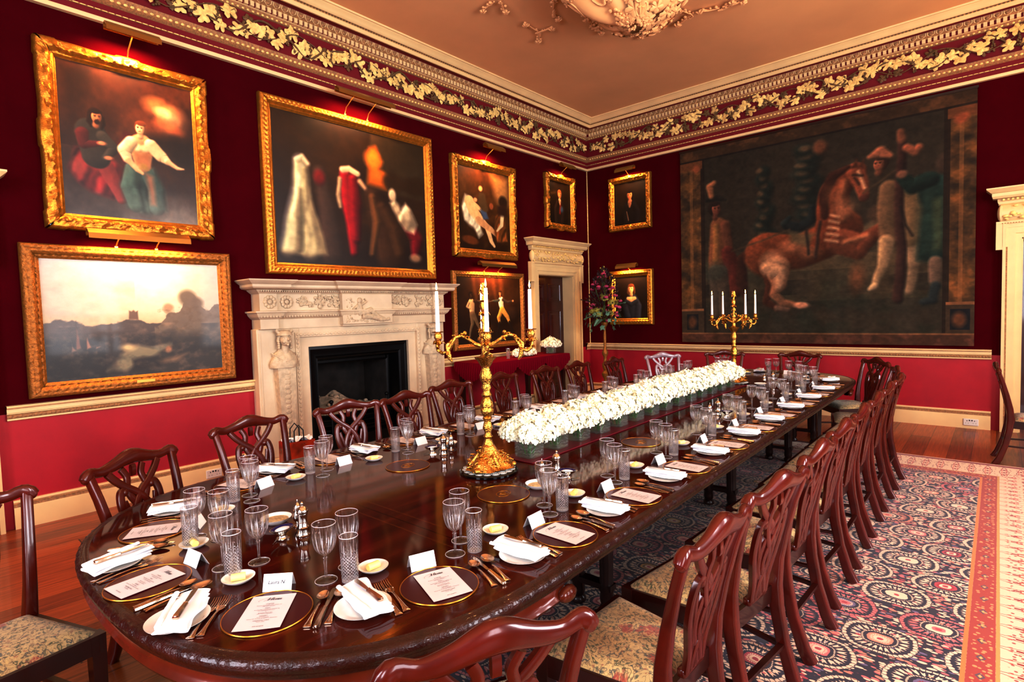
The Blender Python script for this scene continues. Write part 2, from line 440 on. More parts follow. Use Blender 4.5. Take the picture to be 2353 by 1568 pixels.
def tR(): return Matrix(((0,-1,0,XW),(1,0,0,0),(0,0,1,0),(0,0,0,1)))      # (along y, out of right wall, z)
# floor, ceiling
b=MB(); b.box(XN,XW+.6,YN,YW+.6,-.08,0); struct(b.build('floor',M['floor'],smooth=False))
b=MB(); b.box(XN,XW,YN,YW,ZC,ZC+.1); struct(b.build('ceiling',M['ceil'],smooth=False))
DZ=.915
def wall_pieces(b,u0,u1,holes,box):
    """fill a wall u0..u1 leaving rectangular holes (a,b,z0,z1); material 0 upper, 1 dado"""
    us=sorted({u0,u1,*[h[0] for h in holes],*[h[1] for h in holes]})
    for a,c in zip(us,us[1:]):
        mid=(a+c)/2; spans=[(0,ZC)]
        for h in holes:
            if h[0]<mid<h[1]: spans=[(h[3],ZC)]+([(0,h[2])] if h[2]>0 else [])
        for z0,z1 in spans:
            if z0<DZ: b.mi=1; box(a,c,z0,min(z1,DZ))
            if z1>DZ: b.mi=0; box(a,c,max(z0,DZ),z1)
WM=[M['crimson'],M['dado']]
b=MB(); wall_pieces(b,XN,XW+.3,[(-1.1,.33,0,2.20),(7.24,8.28,0,2.23),(3.13,4.33,0,1.22)],lambda a,c,z0,z1:b.box(a,c,YW,YW+.3,z0,z1)); struct(b.build('wall_left',WM,smooth=False))
b=MB(); wall_pieces(b,YN-.3,YW,[(-1.25,-.195,0,2.30)],lambda a,c,z0,z1:b.box(XW,XW+.3,a,c,z0,z1)); struct(b.build('wall_right',WM,smooth=False))
WIN_S=[(-.9,.5),(2.1,3.5),(5.1,6.5)]
WIN_W=[(-1.6,-.2),(1.4,2.8)]
b=MB(); wall_pieces(b,XN-.3,XW+.3,[(a,c,.95,4.0) for a,c in WIN_S],lambda a,c,z0,z1:b.box(a,c,YN-.3,YN,z0,z1)); struct(b.build('wall_front',WM,smooth=False))
b=MB(); wall_pieces(b,YN,YW+.3,[(a,c,.95,4.0) for a,c in WIN_W],lambda a,c,z0,z1:b.box(XN-.3,XN,a,c,z0,z1)); struct(b.build('wall_back',WM,smooth=False))
def window(n,fn,u0,u1):
    b=MB(); z0,z1=.95,4.0
    for a,c in ((u0,u0+.06),(u1-.06,u1),((u0+u1)/2-.015,(u0+u1)/2+.015)): fn(b,a,c,z0,z1,.08)
    for z in (z0,z0+.76,z0+1.5,z0+2.26,z1-.06): fn(b,u0,u1,z,z+.035,.08)
    fn(b,u0-.12,u0,z0-.1,z1+.12,.02,True); fn(b,u1,u1+.12,z0-.1,z1+.12,.02,True); fn(b,u0-.12,u1+.12,z1,z1+.12,.02,True); fn(b,u0-.14,u1+.14,z0-.1,z0,.02,True)
    struct(b.build('window_%d'%n,M['cream'],smooth=False))
def fs(b,a,c,z0,z1,d,inner=False): b.box(a,c,(YN-.002 if inner else YN-.2),(YN+.03 if inner else YN-.14),z0,z1)
def fw(b,a,c,z0,z1,d,inner=False): b.box((XN-.002 if inner else XN-.2),(XN+.03 if inner else XN-.14),a,c,z0,z1)
for i,(a,c) in enumerate(WIN_S): window(i+1,fs,a,c)
for i,(a,c) in enumerate(WIN_W): window(i+4,fw,a,c)
# ------------------------------------------------------------ cornice rings
def ring(b,prof):
    L=[]
    for d,z in prof: L.append([(XW-d,YW-d,z),(XW-d,YN+d,z),(XN+d,YN+d,z),(XN+d,YW-d,z)])
    b.loops(L)
b=MB()
b.mi=0; ring(b,[(0,4.185),(.04,4.187),(.045,4.2),(.045,4.222),(.02,4.232)])
b.mi=1; ring(b,[(.02,4.232),(.02,4.345)])
b.mi=2; ring(b,[(.018,4.280),(.03,4.282),(.03,4.292),(.018,4.294)])
b.mi=3; ring(b,[(.02,4.345),(.03,4.35),(.055,4.375),(.07,4.40),(.075,4.42),(.02,4.435)])
b.mi=1; ring(b,[(.02,4.435),(.02,4.765)])
b.mi=3; ring(b,[(.02,4.745),(.035,4.75),(.055,4.775),(.06,4.785)])
b.mi=0; ring(b,[(.06,4.785),(.07,4.79)])
b.mi=1; ring(b,[(.07,4.79),(.075,4.835)])
b.mi=0; ring(b,[(.075,4.835),(.10,4.838)])
b.mi=3; ring(b,[(.10,4.838),(.12,4.85),(.14,4.88),(.145,4.892)])
b.mi=1; ring(b,[(.145,4.892),(.15,4.898),(.24,4.898),(.242,4.876)])
b.mi=0; ring(b,[(.242,4.876),(.262,4.874),(.262,4.916),(.275,4.920)])
b.mi=0; ring(b,[(.29,4.930),(.30,4.935),(.315,4.955),(.345,4.975),(.362,4.990),(.375,4.992),(.378,5.012)])
b.mi=2; ring(b,[(.275,4.920),(.283,4.926),(.29,4.930)])
struct(b.build('trim_1',[M['cream'],M['frieze'],M['trimgold'],M['trimgold']],ang=30))
def along(step,fn,xa=-.4,xb=XW,ya=-.6,yb=YW):
    """call fn(b, M) for stations along left then right wall, M maps (u,w,z) with local u=0 at station"""
    n=int((xb-xa)/step)
    for i in range(n): yield tL()@Matrix.Translation((xb-(i+.5)*step,0,0)),'L',xb-(i+.5)*step
    n=int((yb-ya)/step)
    for i in range(n): yield tR()@Matrix.Translation((yb-(i+.5)*step,0,0)),'R',yb-(i+.5)*step
b=MB()
for T,s,u in along(.058,None):
    if u>(XW if s=='L' else YW)-.1: continue
    b.box(-.018,.018,.068,.098,4.789,4.838,M=T)
struct(b.build('trim_2',M['cream'],smooth=False))
b=MB()
for T,s,u in along(.088,None):
    if u>(XW if s=='L' else YW)-.15: continue
    b.ball((0,.128,4.868),.024,7,5,(1,.7,1.1),M=T)
    b.mi=1; b.tube([(-.036,.148,4.888),(-.034,.13,4.862),(0,.112,4.843),(.034,.13,4.862),(.036,.148,4.888)],.005,5,M=T); b.mi=0
struct(b.build('trim_3',[M['trimgold'],M['cream']]))
b=MB()
for T,s,u in along(.036,None):
    if u>(XW if s=='L' else YW)-.3: continue
    b.box(-.010,.008,.266,.287,4.919,4.932,M=T)
struct(b.build('trim_4',M['vine'],smooth=False))
# small relief on the two ornament mouldings
b=MB()
for T,s,u in along(.05,None):
    if u>(XW if s=='L' else YW)-.1: continue
    b.ball((0,.058,4.385),.015,6,4,(1.2,.6,1),M=T); b.ball((.025,.045,4.762),.012,6,4,(1.2,.6,1),M=T)
    b.box(-.018,.018,.028,.033,4.283,4.291,M=T)
struct(b.build('trim_5',M['leafcream']))
# vine frieze
def leaf_pts(r):
    pts=[]
    for k in range(25):
        a=-PI/2+2*PI*k/24; t=(a+PI/2)/(2*PI)
        lobe=.62+.38*abs(math.cos(2.5*(a-PI/2)))**1.3
        if k in (0,24): lobe=.22
        lobe*=1-.06*(k%2)
        pts.append((r*lobe*math.cos(a),r*lobe*math.sin(a)))
    return pts[:-1]
def vine_leaf(b,T,r,thick=.018):
    pts=leaf_pts(r); v=[(0,thick*1.1,0)]; f=[]
    for i,(x,z) in enumerate(pts): v.append((x*.55,thick*(1.2 if i%5 else .7),z*.55))
    for i,(x,z) in enumerate(pts): v.append((x,thick*.55+ (.006 if i%2 else 0),z))
    n=len(pts)
    for i in range(n):
        j=(i+1)%n; f.append((0,1+i,1+j)); f.append((1+i,1+n+i,1+n+j,1+j))
    b.add(v,f,T)
R2=random.Random(3)
bl=MB(); bv=MB()
for side,T,u0,u1 in (('L',tL(),-.2,XW-.08),('R',tR(),-.5,YW-.08)):
    per=.86; P=[]; u=u0
    while u<u1:
        P.append((u,.045+.012*math.sin(u*23),4.595+.10*math.sin(2*PI*u/per)+.02*math.sin(u*17))); u+=.05
    bv.tube(P,.011,6,M=T)
    P2=[(p[0],p[1]+.008,4.595-.085*math.sin(2*PI*p[0]/per+.6)) for p in P]; bv.tube(P2,.006,5,M=T)
    u=u0+.05
    k=0
    while u<u1-.04:
        z=4.595+R2.choice((-1,1))*R2.uniform(.0,.10)
        r=R2.uniform(.068,.092)
        z=min(max(z,4.435+r*.9),4.755-r*.9)
        vine_leaf(bl,T@Matrix.Translation((u,.035,z))@Matrix.Rotation(R2.uniform(-2.6,2.6),4,'Y')@Matrix.Rotation(R2.uniform(-.35,.35),4,'X'),r)
        if k%2:
            bv_=bv; r3=R2.uniform(.05,.07); z3=4.595-(z-4.595)*R2.uniform(.7,1.2); z3=min(max(z3,4.435+r3*.9),4.755-r3*.9); vine_leaf(bv_,T@Matrix.Translation((u+.05,.024,z3))@Matrix.Rotation(R2.uniform(-2.6,2.6),4,'Y'),r3)
        if k%3==0:
            gz=4.60-R2.uniform(-.04,.06); gu=u+.06
            for q in range(13):
                bv.ball((gu+R2.uniform(-.03,.03)*(1-q/16),.05+R2.uniform(-.01,.012),gz-.075+q*.0105),.013,6,4,M=T)
        if k%4==1:
            bv.tube([(u,.05,z),(u+.05,.055,z+.04),(u+.07,.05,z+.01),(u+.05,.05,z-.005)],.004,5,M=T)
        u+=R2.uniform(.066,.105); k+=1
struct(bl.build('trim_6',M['leafcream'],ang=60)); struct(bv.build('trim_7',M['vine']))
# ------------------------------------------------------------ chair rail and skirting
RAIL=[(0,.982),(.05,.980),(.055,.972),(.05,.962),(.036,.955),(.034,.925),(.028,.92),(.028,.915)]
RAILG=[(.020,.915),(.034,.905),(.034,.885),(.022,.880)]
RAIL2=[(.022,.880),(.030,.878),(.030,.866),(.015,.860),(.0,.856)]
SK=[(0,.228),(.020,.226),(.024,.212),(.020,.205)]; SKG=[(.020,.205),(.028,.198),(.026,.178),(.030,.172)]; SK2=[(.030,.172),(.032,.165),(.032,.0)]
def strip(b,prof,T,u0,u1):
    b.loops([[(u0,d,z),(u1,d,z)] for d,z in prof],closed=False,M=T)
def rails(nm,T,segs,sk):
    b=MB()
    for u0,u1 in segs:
        for p,mi in ((RAIL,0),(RAILG,1),(RAIL2,0)):
            b.mi=mi; strip(b,p,T,u0,u1)
        u=u0+.02; b.mi=1
        while u<u1-.02:
            b.ball((u,.034,.895),.011,5,4,(1.3,.6,1),M=T); u+=.03
        b.mi=1; strip(b,[(.046,.9625),(.050,.9615),(.050,.958),(.04,.957)],T,u0,u1)
    struct(b.build(nm[0],[M['cream'],M['trimgold']]))
    b=MB()
    for u0,u1 in sk:
        for p,mi in ((SK,0),(SKG,1),(SK2,0)):
            b.mi=mi; strip(b,p,T,u0,u1)
    struct(b.build(nm[1],[M['cream'],M['trimgold']]))
rails(('trim_8','baseboard_left'),tL(),[(.56,2.47),(5.0,7.03),(8.64,XW)],[(.56,2.50),(5.0,7.05),(8.63,XW)])
rails(('trim_9','baseboard_right'),tR(),[(.055,YW)],[(.055,YW)])
rails(('trim_10','baseboard_front'),Matrix(((1,0,0,0),(0,1,0,YN),(0,0,1,0),(0,0,0,1))),[(a,c) for a,c in ((XN,XW),)],[(XN,XW)])
# gilt fillet in the corner
b=MB(); b.tube([(XW-.008,YW-.008,.98),(XW-.008,YW-.008,4.19)],.009,6); struct(b.build('trim_11',M['leafcream']))
# ------------------------------------------------------------ door cases
M['doorwood']=mat('door_mahogany',(70,16,12),.3,coat=.4,var=.3,vscale=5)
def doorcase(name,T,o0,o1,top,pw=.17,leaf=True,ear=.06,leafw=-.23,knob=None):
    root=thing(name,None,None); root['kind']='structure'
    b=MB()
    # architrave, stepped, with ears at the head
    for s,e in ((o0,-1),(o1,1)):
        def bx(a,c,w0,w1,z0,z1):
            x0,x1=(s+e*a,s+e*c) if e>0 else (s-c,s-a)
            b.box(x0,x1,w0,w1,z0,z1,M=T)
        bx(0,.055,0,.035,0,top); bx(.055,.125,0,.055,0,top+.055); b.mi=1; bx(.125,.14,0,.06,0,top-.10); b.mi=0
        bx(.14,pw,0,.075,0,top-.10)
        bx(.125,pw,0,.06,top-.10,top+.17)
        bx(pw,pw+ear,0,.075,top-.13,top+.17); bx(pw-.03,pw+.002,0,.075,top-.10,top+.17)
    b.box(o0-.055,o1+.055,0,.035,top,top+.055,M=T); b.box(o0-.125,o1+.125,0,.055,top+.055,top+.125,M=T)
    b.box(o0-pw,o1+pw,0,.062,top+.125,top+.17,M=T)
    b.box(o0-pw-ear,o1+pw+ear,0,.08,top+.17,top+.20,M=T)
    b.mi=1; u=o0-pw
    while u<o1+pw: b.box(u,u+.012,.06,.083,top+.172,top+.18,M=T); u+=.024
    # reveal lining
    b.mi=0
    for a,c in ((o0,o0+.012),(o1-.012,o1)): b.box(a,c,-.34,.0,0,top,M=T)
    b.box(o0,o1,-.34,0,top-.012,top,M=T)
    b.build('door_frame',[M['cream'],M['trimgold']],root,smooth=False)
    # pulvinated carved frieze
    b=MB()
    f0,f1,z0=o0-pw-.02,o1+pw+.02,top+.20
    P=[(.02,z0)]+[(.055+.055*math.sin(PI*k/8),z0+.19*k/8) for k in range(9)]+[(.02,z0+.19)]
    b.loops([[(f0,d,z),(f1,d,z)] for d,z in P],closed=False,M=T)
    for uu in (f0,f1): b.ball((uu,.055,z0+.095),.094,10,8,(.35,.6,1),M=T)
    Rr=random.Random(5); b.mi=1
    for k in range(int((f1-f0)/.045)):
        for q in range(3):
            a=Rr.uniform(.15,.85)*PI; uu=f0+.03+k*.045+Rr.uniform(-.02,.02)
            b.ball((uu,.055+.062*math.sin(a),z0+.095-.09*math.cos(a)),Rr.uniform(.012,.022),6,4,(1.3,.6,.8),M=T)
    b.build('carved_frieze',[M['cream'],M['leafcream']],root)
    # cornice
    b=MB(); z1=z0+.19
    prof=[(.05,z1,0),(.075,z1+.015,0),(.08,z1+.04,.01),(.085,z1+.045,.01),(.085,z1+.07,.01),(.13,z1+.075,.05),(.15,z1+.10,.06),(.15,z1+.135,.06),(.165,z1+.14,.07),(.19,z1+.165,.095),(.205,z1+.18,.11),(.205,z1+.195,.11)]
    L=[]
    for d,z,e in prof:
        a0,a1=f0-e-.02,f1+e+.02
        L.append([(a0,0,z),(a0,d,z),(a1,d,z),(a1,0,z)])
    b.loops(L,closed=True,cap=True,M=T)
    b.mi=1; u=f0
    while u<f1: b.box(u,u+.02,.085,.12,z1+.046,z1+.068,M=T); u+=.04
    b.build('door_cornice',[M['cream'],M['leafcream']],root,ang=25)
    if leaf:
        b=MB(); w0,w1=leafw-.05,leafw
        b.box(o0,o1,w0,w1,.005,top,M=T)
        cw=(o1-o0); cols=[(o0+.10,o0+cw/2-.05),(o0+cw/2+.05,o1-.10)]
        rowsz=[(.22,.80),(.98,top-.62),(top-.46,top-.14)]
        lf=b.build('door_leaf',M['doorwood'],root,smooth=False)
        for a,c in cols:
            for zz0,zz1 in rowsz:
                b=MB()
                L=[]
                for ins,w in ((0,w1),(.0,w1+.012),(.014,w1+.014),(.02,w1+.002),(.05,w1+.002),(.075,w1+.012)):
                    L.append([(a+ins,w,zz0+ins),(c-ins,w,zz0+ins),(c-ins,w,zz1-ins),(a+ins,w,zz1-ins)])
                b.loops(L,M=T,cap=True); b.build('door_panel',M['doorwood'],lf,ang=20)
        b=MB(); Tk=T@Matrix.Translation((o0+.06 if knob=='l' else o1-.06,w1+.04,1.0)); b.ball((0,0,0),.028,10,8,M=Tk); b.tube([(0,0,0),(0,-.045,0)],.012,8,M=Tk)
        b.build('door_knob',M['brass'],lf)
    return root
doorcase('door_1',tL(),7.24,8.28,2.23,knob='l')
doorcase('door_2',tR(),-1.25,-.195,2.30,knob='l')
doorcase('door_3',tL(),-1.1,.33,2.20,knob='l')
# dark lobbies behind the two open reveals
# ------------------------------------------------------------ ceiling rocaille
def boss():
    root=thing('ceiling_rose','large rococo plaster rose of leaves and grapes in relief on the ceiling','ceiling rose',(5.22,2.80,ZC))
    Rr=random.Random(11); b=MB()
    def rad(a): return .70+.09*math.sin(3*a+.6)+.07*math.sin(5*a+2)+.05*math.sin(9*a)
    L=[]
    for k in range(15):
        t=k/14; l=[]
        for i in range(72):
            a=2*PI*i/72; r=rad(a)*(1-t**1.25); r=max(r,.01)
            fl=.06*abs(math.sin(4*a+t*3))*math.sin(PI*min(1,t*1.1))
            z=-(.50*math.sin(t*PI/2)**.9)-fl
            l.append((r*math.cos(a),r*math.sin(a),z))
        L.append(l)
    b.loops(L,cap=True)
    b.build('shell_boss',M['ceil'],root)
    b=MB()
    def surf(a,t):
        t=max(.005,t)
        r=rad(a)*(1-t**1.25); return Vector((r*math.cos(a),r*math.sin(a),-(.50*math.sin(t*PI/2)**.9)-.03))
    for k in range(230):
        a=Rr.uniform(0,2*PI); t=Rr.choice((Rr.uniform(0,.25),Rr.uniform(.05,.9))); p=surf(a,t)
        n=Vector((math.cos(a),math.sin(a),-.4-2*t)).normalized()
        T=Matrix.Translation(p)@n.to_track_quat('Y','Z').to_matrix().to_4x4()@Matrix.Rotation(Rr.uniform(0,6),4,'Y')
        if k%3: vine_leaf(b,T,Rr.uniform(.05,.10),.02)
        else:
            for q in range(14): b.ball((Rr.gauss(0,.03),.015,Rr.gauss(0,.04)),Rr.uniform(.012,.02),6,4,M=T)
    for k in range(26):
        a=Rr.uniform(0,2*PI); t0=Rr.uniform(.05,.7); s=Rr.choice((-1,1)); P=[]
        for q in range(14):
            ang=q*.55; P.append(surf(a+s*.16*math.cos(ang)*(1-q/15),min(.95,t0+.16*math.sin(ang)*(1-q/15)))+Vector((0,0,-.015)))
        b.tube(P,[.018*(1-q/16) for q in range(14)],6)
    b.build('carved_foliage',M['ceil'],root)
    for k,(ang,rr) in enumerate([(PI/9*q+Rr.uniform(-.1,.1),Rr.uniform(.95,1.5)) for q in range(18)]):
        b=MB()
        c=Vector((rr*math.cos(ang),rr*math.sin(ang),-.02))
        for q in range(3):
            P=[c+Vector((Rr.uniform(-.05,.05),Rr.uniform(-.05,.05),0))]
            d=Vector((Rr.uniform(-1,1),Rr.uniform(-1,1),0)).normalized()
            for j in range(4): d=(Matrix.Rotation(Rr.uniform(-.6,.6),3,'Z')@d); P.append(P[-1]+d*.055)
            b.tube([p+Vector((0,0,-.012)) for p in P],.009,5)
            for p in P[1:]:
                for w in range(2): b.ball((p.x+Rr.uniform(-.025,.025),p.y+Rr.uniform(-.025,.025),-.025),Rr.uniform(.012,.024),6,4,(1,1,.7))
            vine_leaf(b,Matrix.Translation(P[-1]+Vector((0,0,0)))@Matrix.Rotation(-PI/2,4,'X')@Matrix.Rotation(Rr.uniform(0,6),4,'Y'),.05,.03)
        b.build('plaster_sprig',M['ceil'],root)
boss()
# sockets
def socket(loc,T,label,g):
    r=thing('wall_socket',label,'socket',(0,0,0)); b=MB(); Tm=T@Matrix.Translation(loc)
    b.box(-.074,.074,.0,.012,-.043,.043,M=Tm,bev=.006); b.build('face_plate',M['plastic'],r)
    b=MB()
    for s in (-1,1):
        b.box(s*.036-.004,s*.036+.004,.0105,.0128,.012,.022,M=Tm); b.box(s*.036-.016,s*.036-.009,.0105,.0128,-.014,-.010,M=Tm); b.box(s*.036+.009,s*.036+.016,.0105,.0128,-.014,-.010,M=Tm)
        b.box(s*.012-.006,s*.012+.006,.0105,.0145,.016,.030,M=Tm)
    b.build('socket_holes',M['iron'],r,smooth=False)
socket((.24,.032,.08),tR(),'white double socket on the skirting near the right doorway',None)
socket((2.03,.032,.10),tL(),'white double socket on the skirting left of the fireplace',None)
# ------------------------------------------------------------ painted surfaces (vertex-colour painter)
class Paint:
    def __init__(s,w,h,asp,seed=1):
        s.w,s.h=w,h; s.asp=asp; s.rs=np.random.RandomState(seed)
        u,v=np.meshgrid(np.linspace(0,1,w),np.linspace(0,1,h)); s.u=u; s.v=v  # v up
        s.img=np.zeros((h,w,3))
        s.wu=s.u+ (s.fbm(5)-.5)*.02; s.wv=s.v+(s.fbm(5)-.5)*.02
    def fbm(s,base=4,octs=4,rough=.55):
        out=np.zeros((s.h,s.w)); amp=1; tot=0
        for o in range(octs):
            n=base*2**o; g=s.rs.rand(n+2,n+2)
            x=s.u*n; y=s.v*n; xi=np.clip(x.astype(int),0,n); yi=np.clip(y.astype(int),0,n)
            fx=x-xi; fy=y-yi; fx=fx*fx*(3-2*fx); fy=fy*fy*(3-2*fy)
            out+=amp*((g[yi,xi]*(1-fx)+g[yi,xi+1]*fx)*(1-fy)+(g[yi+1,xi]*(1-fx)+g[yi+1,xi+1]*fx)*fy)
            tot+=amp; amp*=rough
        return out/tot
    def mix(s,mask,col):
        m=np.clip(mask,0,1)[...,None]; c=np.array(col,float)
        if c.ndim==1: c=c[None,None,:]
        s.img=s.img*(1-m)+c*m; return s
    def fill(s,top,bot):
        t=s.v[...,None]; s.img=np.array(bot,float)*(1-t)+np.array(top,float)*t; return s
    def ell(s,cx,cy,rx,ry,col,soft=.25,rot=0,a=1,warp=1):
        U=(s.wu if warp else s.u)-cx; V=(s.wv if warp else s.v)-cy
        U=U*s.asp; c,d=cs(rot),sn(rot); p=(U*c+V*d)/(rx*s.asp); q=(-U*d+V*c)/ry
        r=np.sqrt(p*p+q*q); return s.mix(a*np.clip((1+soft-r)/(2*soft+1e-6),0,1)*(r<1+soft),col)
    def poly(s,pts,col,soft=.008,a=1,warp=1):
        U=(s.wu if warp else s.u)*s.asp; V=(s.wv if warp else s.v); P=[(x*s.asp,y) for x,y in pts]; n=len(P)
        ins=np.zeros(U.shape,bool); dist=np.full(U.shape,9.)
        for i in range(n):
            (x0,y0),(x1,y1)=P[i],P[(i+1)%n]
            cond=((y0>V)!=(y1>V)); xi=(x1-x0)*(V-y0)/((y1-y0)+1e-12)+x0
            ins^=cond&(U<xi)
            dx,dy=x1-x0,y1-y0; t=np.clip(((U-x0)*dx+(V-y0)*dy)/(dx*dx+dy*dy+1e-12),0,1)
            dist=np.minimum(dist,np.hypot(U-x0-t*dx,V-y0-t*dy))
        sd=np.where(ins,dist,-dist); return s.mix(a*np.clip(.5+sd/(2*soft),0,1),col)
    def line(s,pts,r,col,soft=.006,a=1):
        U=s.wu*s.asp; V=s.wv; best=np.full(U.shape,9.); m=len(pts)
        rr=r if isinstance(r,(list,tuple)) else [r]*m
        for i in range(m-1):
            (x0,y0),(x1,y1)=(pts[i][0]*s.asp,pts[i][1]),(pts[i+1][0]*s.asp,pts[i+1][1])
            dx,dy=x1-x0,y1-y0; t=np.clip(((U-x0)*dx+(V-y0)*dy)/(dx*dx+dy*dy+1e-12),0,1)
            best=np.minimum(best,np.hypot(U-x0-t*dx,V-y0-t*dy)-(rr[i]*(1-t)+rr[i+1]*t))
        return s.mix(a*np.clip(.5-best/(2*soft),0,1),col)
    def blob(s,cx,cy,rx,ry,col,soft=.15,rot=0,a=1,k=.45):
        U=(s.wu-cx)*s.asp; V=s.wv-cy; c,d=cs(rot),sn(rot); p=(U*c+V*d)/(rx*s.asp); q=(-U*d+V*c)/ry; r=np.sqrt(p*p+q*q)
        sh=1+k*(-(U/(rx*s.asp))*.55+(V/ry)*.65)*np.clip(r,0,1)+ .12*k*(1-r)
        C=np.clip(np.array(col,float)[None,None,:]*sh[...,None],0,255); return s.mix(a*np.clip((1+soft-r)/(2*soft+1e-6),0,1)*(r<1+soft),C)
    def limb(s,pts,r,col,soft=.006,a=1,k=.45):
        U=s.wu*s.asp; V=s.wv; best=np.full(U.shape,9.); off=np.zeros(U.shape); m=len(pts); rr=r if isinstance(r,(list,tuple)) else [r]*m
        for i in range(m-1):
            (x0,y0),(x1,y1)=(pts[i][0]*s.asp,pts[i][1]),(pts[i+1][0]*s.asp,pts[i+1][1]); dx,dy=x1-x0,y1-y0
            t=np.clip(((U-x0)*dx+(V-y0)*dy)/(dx*dx+dy*dy+1e-12),0,1); ex,ey=U-x0-t*dx,V-y0-t*dy; w=rr[i]*(1-t)+rr[i+1]*t; D=np.hypot(ex,ey)-w
            u_=D<best; best=np.where(u_,D,best); off=np.where(u_,(-ex*.6+ey*.7)/(w+1e-4),off)
        C=np.clip(np.array(col,float)[None,None,:]*(1+k*np.clip(off,-1,1))[...,None],0,255); return s.mix(a*np.clip(.5-best/(2*soft),0,1),C)
    def head(s,cx,cy,h,skin,hair,turn=.1,beard=None,long=0):
        a=s.asp; w=h*.72/a
        s.blob(cx-turn*w*.5,cy+h*.12,w*1.28,h*1.18,hair,.12,k=.3)
        if long:
            for sg in (-1,1): s.limb([(cx+sg*w*1.0,cy),(cx+sg*w*1.15,cy-h*.9),(cx+sg*w*.9,cy-h*long)],[h*.30,h*.32,h*.14],hair)
        s.limb([(cx,cy-h*.6),(cx-.002,cy-h*1.35)],[h*.36,h*.42],tuple(.82*c for c in skin))
        s.blob(cx+turn*w*.3,cy-h*.05,w*.88,h*.94,skin,.10,k=.5)
        fx=cx+turn*w*.6
        for sg in (-1,1):
            s.ell(fx+sg*w*.36,cy+h*.06,w*.20,h*.10,tuple(.55*c for c in skin),.6,a=.8); s.ell(fx+sg*w*.36,cy+h*.04,w*.10,h*.05,(34,20,16),.4)
            s.line([(fx+sg*w*.18,cy+h*.20),(fx+sg*w*.52,cy+h*.19)],h*.025,tuple(.5*c for c in hair),.004)
        s.line([(fx-w*.05,cy+h*.05),(fx+w*.04,cy-h*.28)],h*.05,tuple(min(255,1.12*c) for c in skin),.006,.8); s.ell(fx+w*.12,cy-h*.30,w*.14,h*.06,tuple(.6*c for c in skin),.6,a=.8)
        s.ell(fx,cy-h*.50,w*.24,h*.055,(150,52,44),.5,a=.9)
        s.ell(cx+w*.75,cy-.05*h,w*.3,h*.8,tuple(.4*c for c in skin),.8,a=.55)
        s.blob(cx-turn*w*.3,cy+h*.78,w*.98,h*.36,hair,.3,k=.4)
        if beard: s.ell(fx,cy-h*.78,w*.5,h*.34,beard,.35); s.ell(fx,cy-h*.42,w*.36,h*.05,beard,.4)
        return s
    def folds(s,mask_pts,amp=.35,freq=40,ang=70,soft=.01):
        """shade drapery with folds inside a polygon"""
        before=s.img.copy(); s.poly(mask_pts,(0,0,0),soft); m=np.clip(np.abs(before-s.img).sum(2)/(before.sum(2)+1e-3),0,1)
        ph=(s.u*s.asp*cs(ang-90)+s.v*sn(ang-90))*freq+s.fbm(3)*9
        n2=s.fbm(10,3)-.5; k=1+amp*.55*(np.sin(ph*.8)+.7*np.sin(ph*1.9+2)+2.2*n2)*m; s.img=before*k[...,None]; return s
    def grain(s,amt=.12,base=24):
        k=1-amt/2+amt*s.fbm(base,3); s.img=np.clip(s.img*k[...,None],0,255); return s
def painted(name,P,w,h,material,T,parent,depthfn=None):
    """grid of P.w x P.h vertices in the local (u,w,z) plane of T, centred"""
    nu,nv=P.w,P.h
    X_=(P.u-.5)*w; Z_=(P.v-.5)*h; Y_=depthfn(P.u,P.v) if depthfn else np.zeros_like(X_)
    co=np.stack([X_,Y_,Z_],-1).reshape(-1,3)
    Mt=np.array(T); co=co@Mt[:3,:3].T+Mt[:3,3]
    idx=np.arange(nu*nv).reshape(nv,nu)
    f=np.stack([idx[:-1,:-1],idx[:-1,1:],idx[1:,1:],idx[1:,:-1]],-1).reshape(-1,4)
    me=bpy.data.meshes.new(name); me.vertices.add(len(co)); me.vertices.foreach_set('co',co.ravel())
    me.loops.add(f.size); me.loops.foreach_set('vertex_index',f.ravel().astype(np.int32))
    me.polygons.add(len(f)); me.polygons.foreach_set('loop_start',np.arange(0,f.size,4,dtype=np.int32)); me.polygons.foreach_set('loop_total',np.full(len(f),4,dtype=np.int32))
    me.update(calc_edges=True); me.materials.append(material)
    c=P.img.reshape(-1,3)/255; c=np.where(c<=.04045,c/12.92,((np.clip(c,0,1)+.055)/1.055)**2.4)
    at=me.color_attributes.new('Col','FLOAT_COLOR','POINT'); at.data.foreach_set('color',np.concatenate([c,np.ones((len(c),1))],1).astype(np.float32).ravel())
    me.polygons.foreach_set('use_smooth',[True]*len(me.polygons))
    o=bpy.data.objects.new(name,me); COL.objects.link(o); o.parent=parent; return o
def frame_mesh(w,h,prof,carve=None,step=.016,ripple=0):
    """prof: (inset, depth); carve(inset,depth,s,side)->extra depth; centred in (u,w,z)"""
    b=MB(); sides=[((-1,-1),(1,-1)),((1,-1),(1,1)),((1,1),(-1,1)),((-1,1),(-1,-1))]
    for si,(a,c) in enumerate(sides):
        ln=w if si%2==0 else h; n=max(8,int(ln/step)); L=[]
        for ins,d in prof:
            l=[]
            hx,hz=w/2-ins,h/2-ins
            for k in range(n+1):
                t=k/n; x=(a[0]*(1-t)+c[0]*t)*hx; z=(a[1]*(1-t)+c[1]*t)*hz
                e=carve(ins,d,t*ln,t) if carve else 0
                if ripple and ins<.03:
                    o=ripple*(abs(math.sin(t*PI*3))**1.5*.6+ (1 if min(t,1-t)<.09 or abs(t-.5)<.07 else 0)*.8)
                    x+= (o if si==1 else -o if si==3 else 0); z+=(o if si==2 else -o if si==0 else 0)
                l.append((x,d+e,z))
            L.append(l)
        b.loops(L,closed=False)
    return b
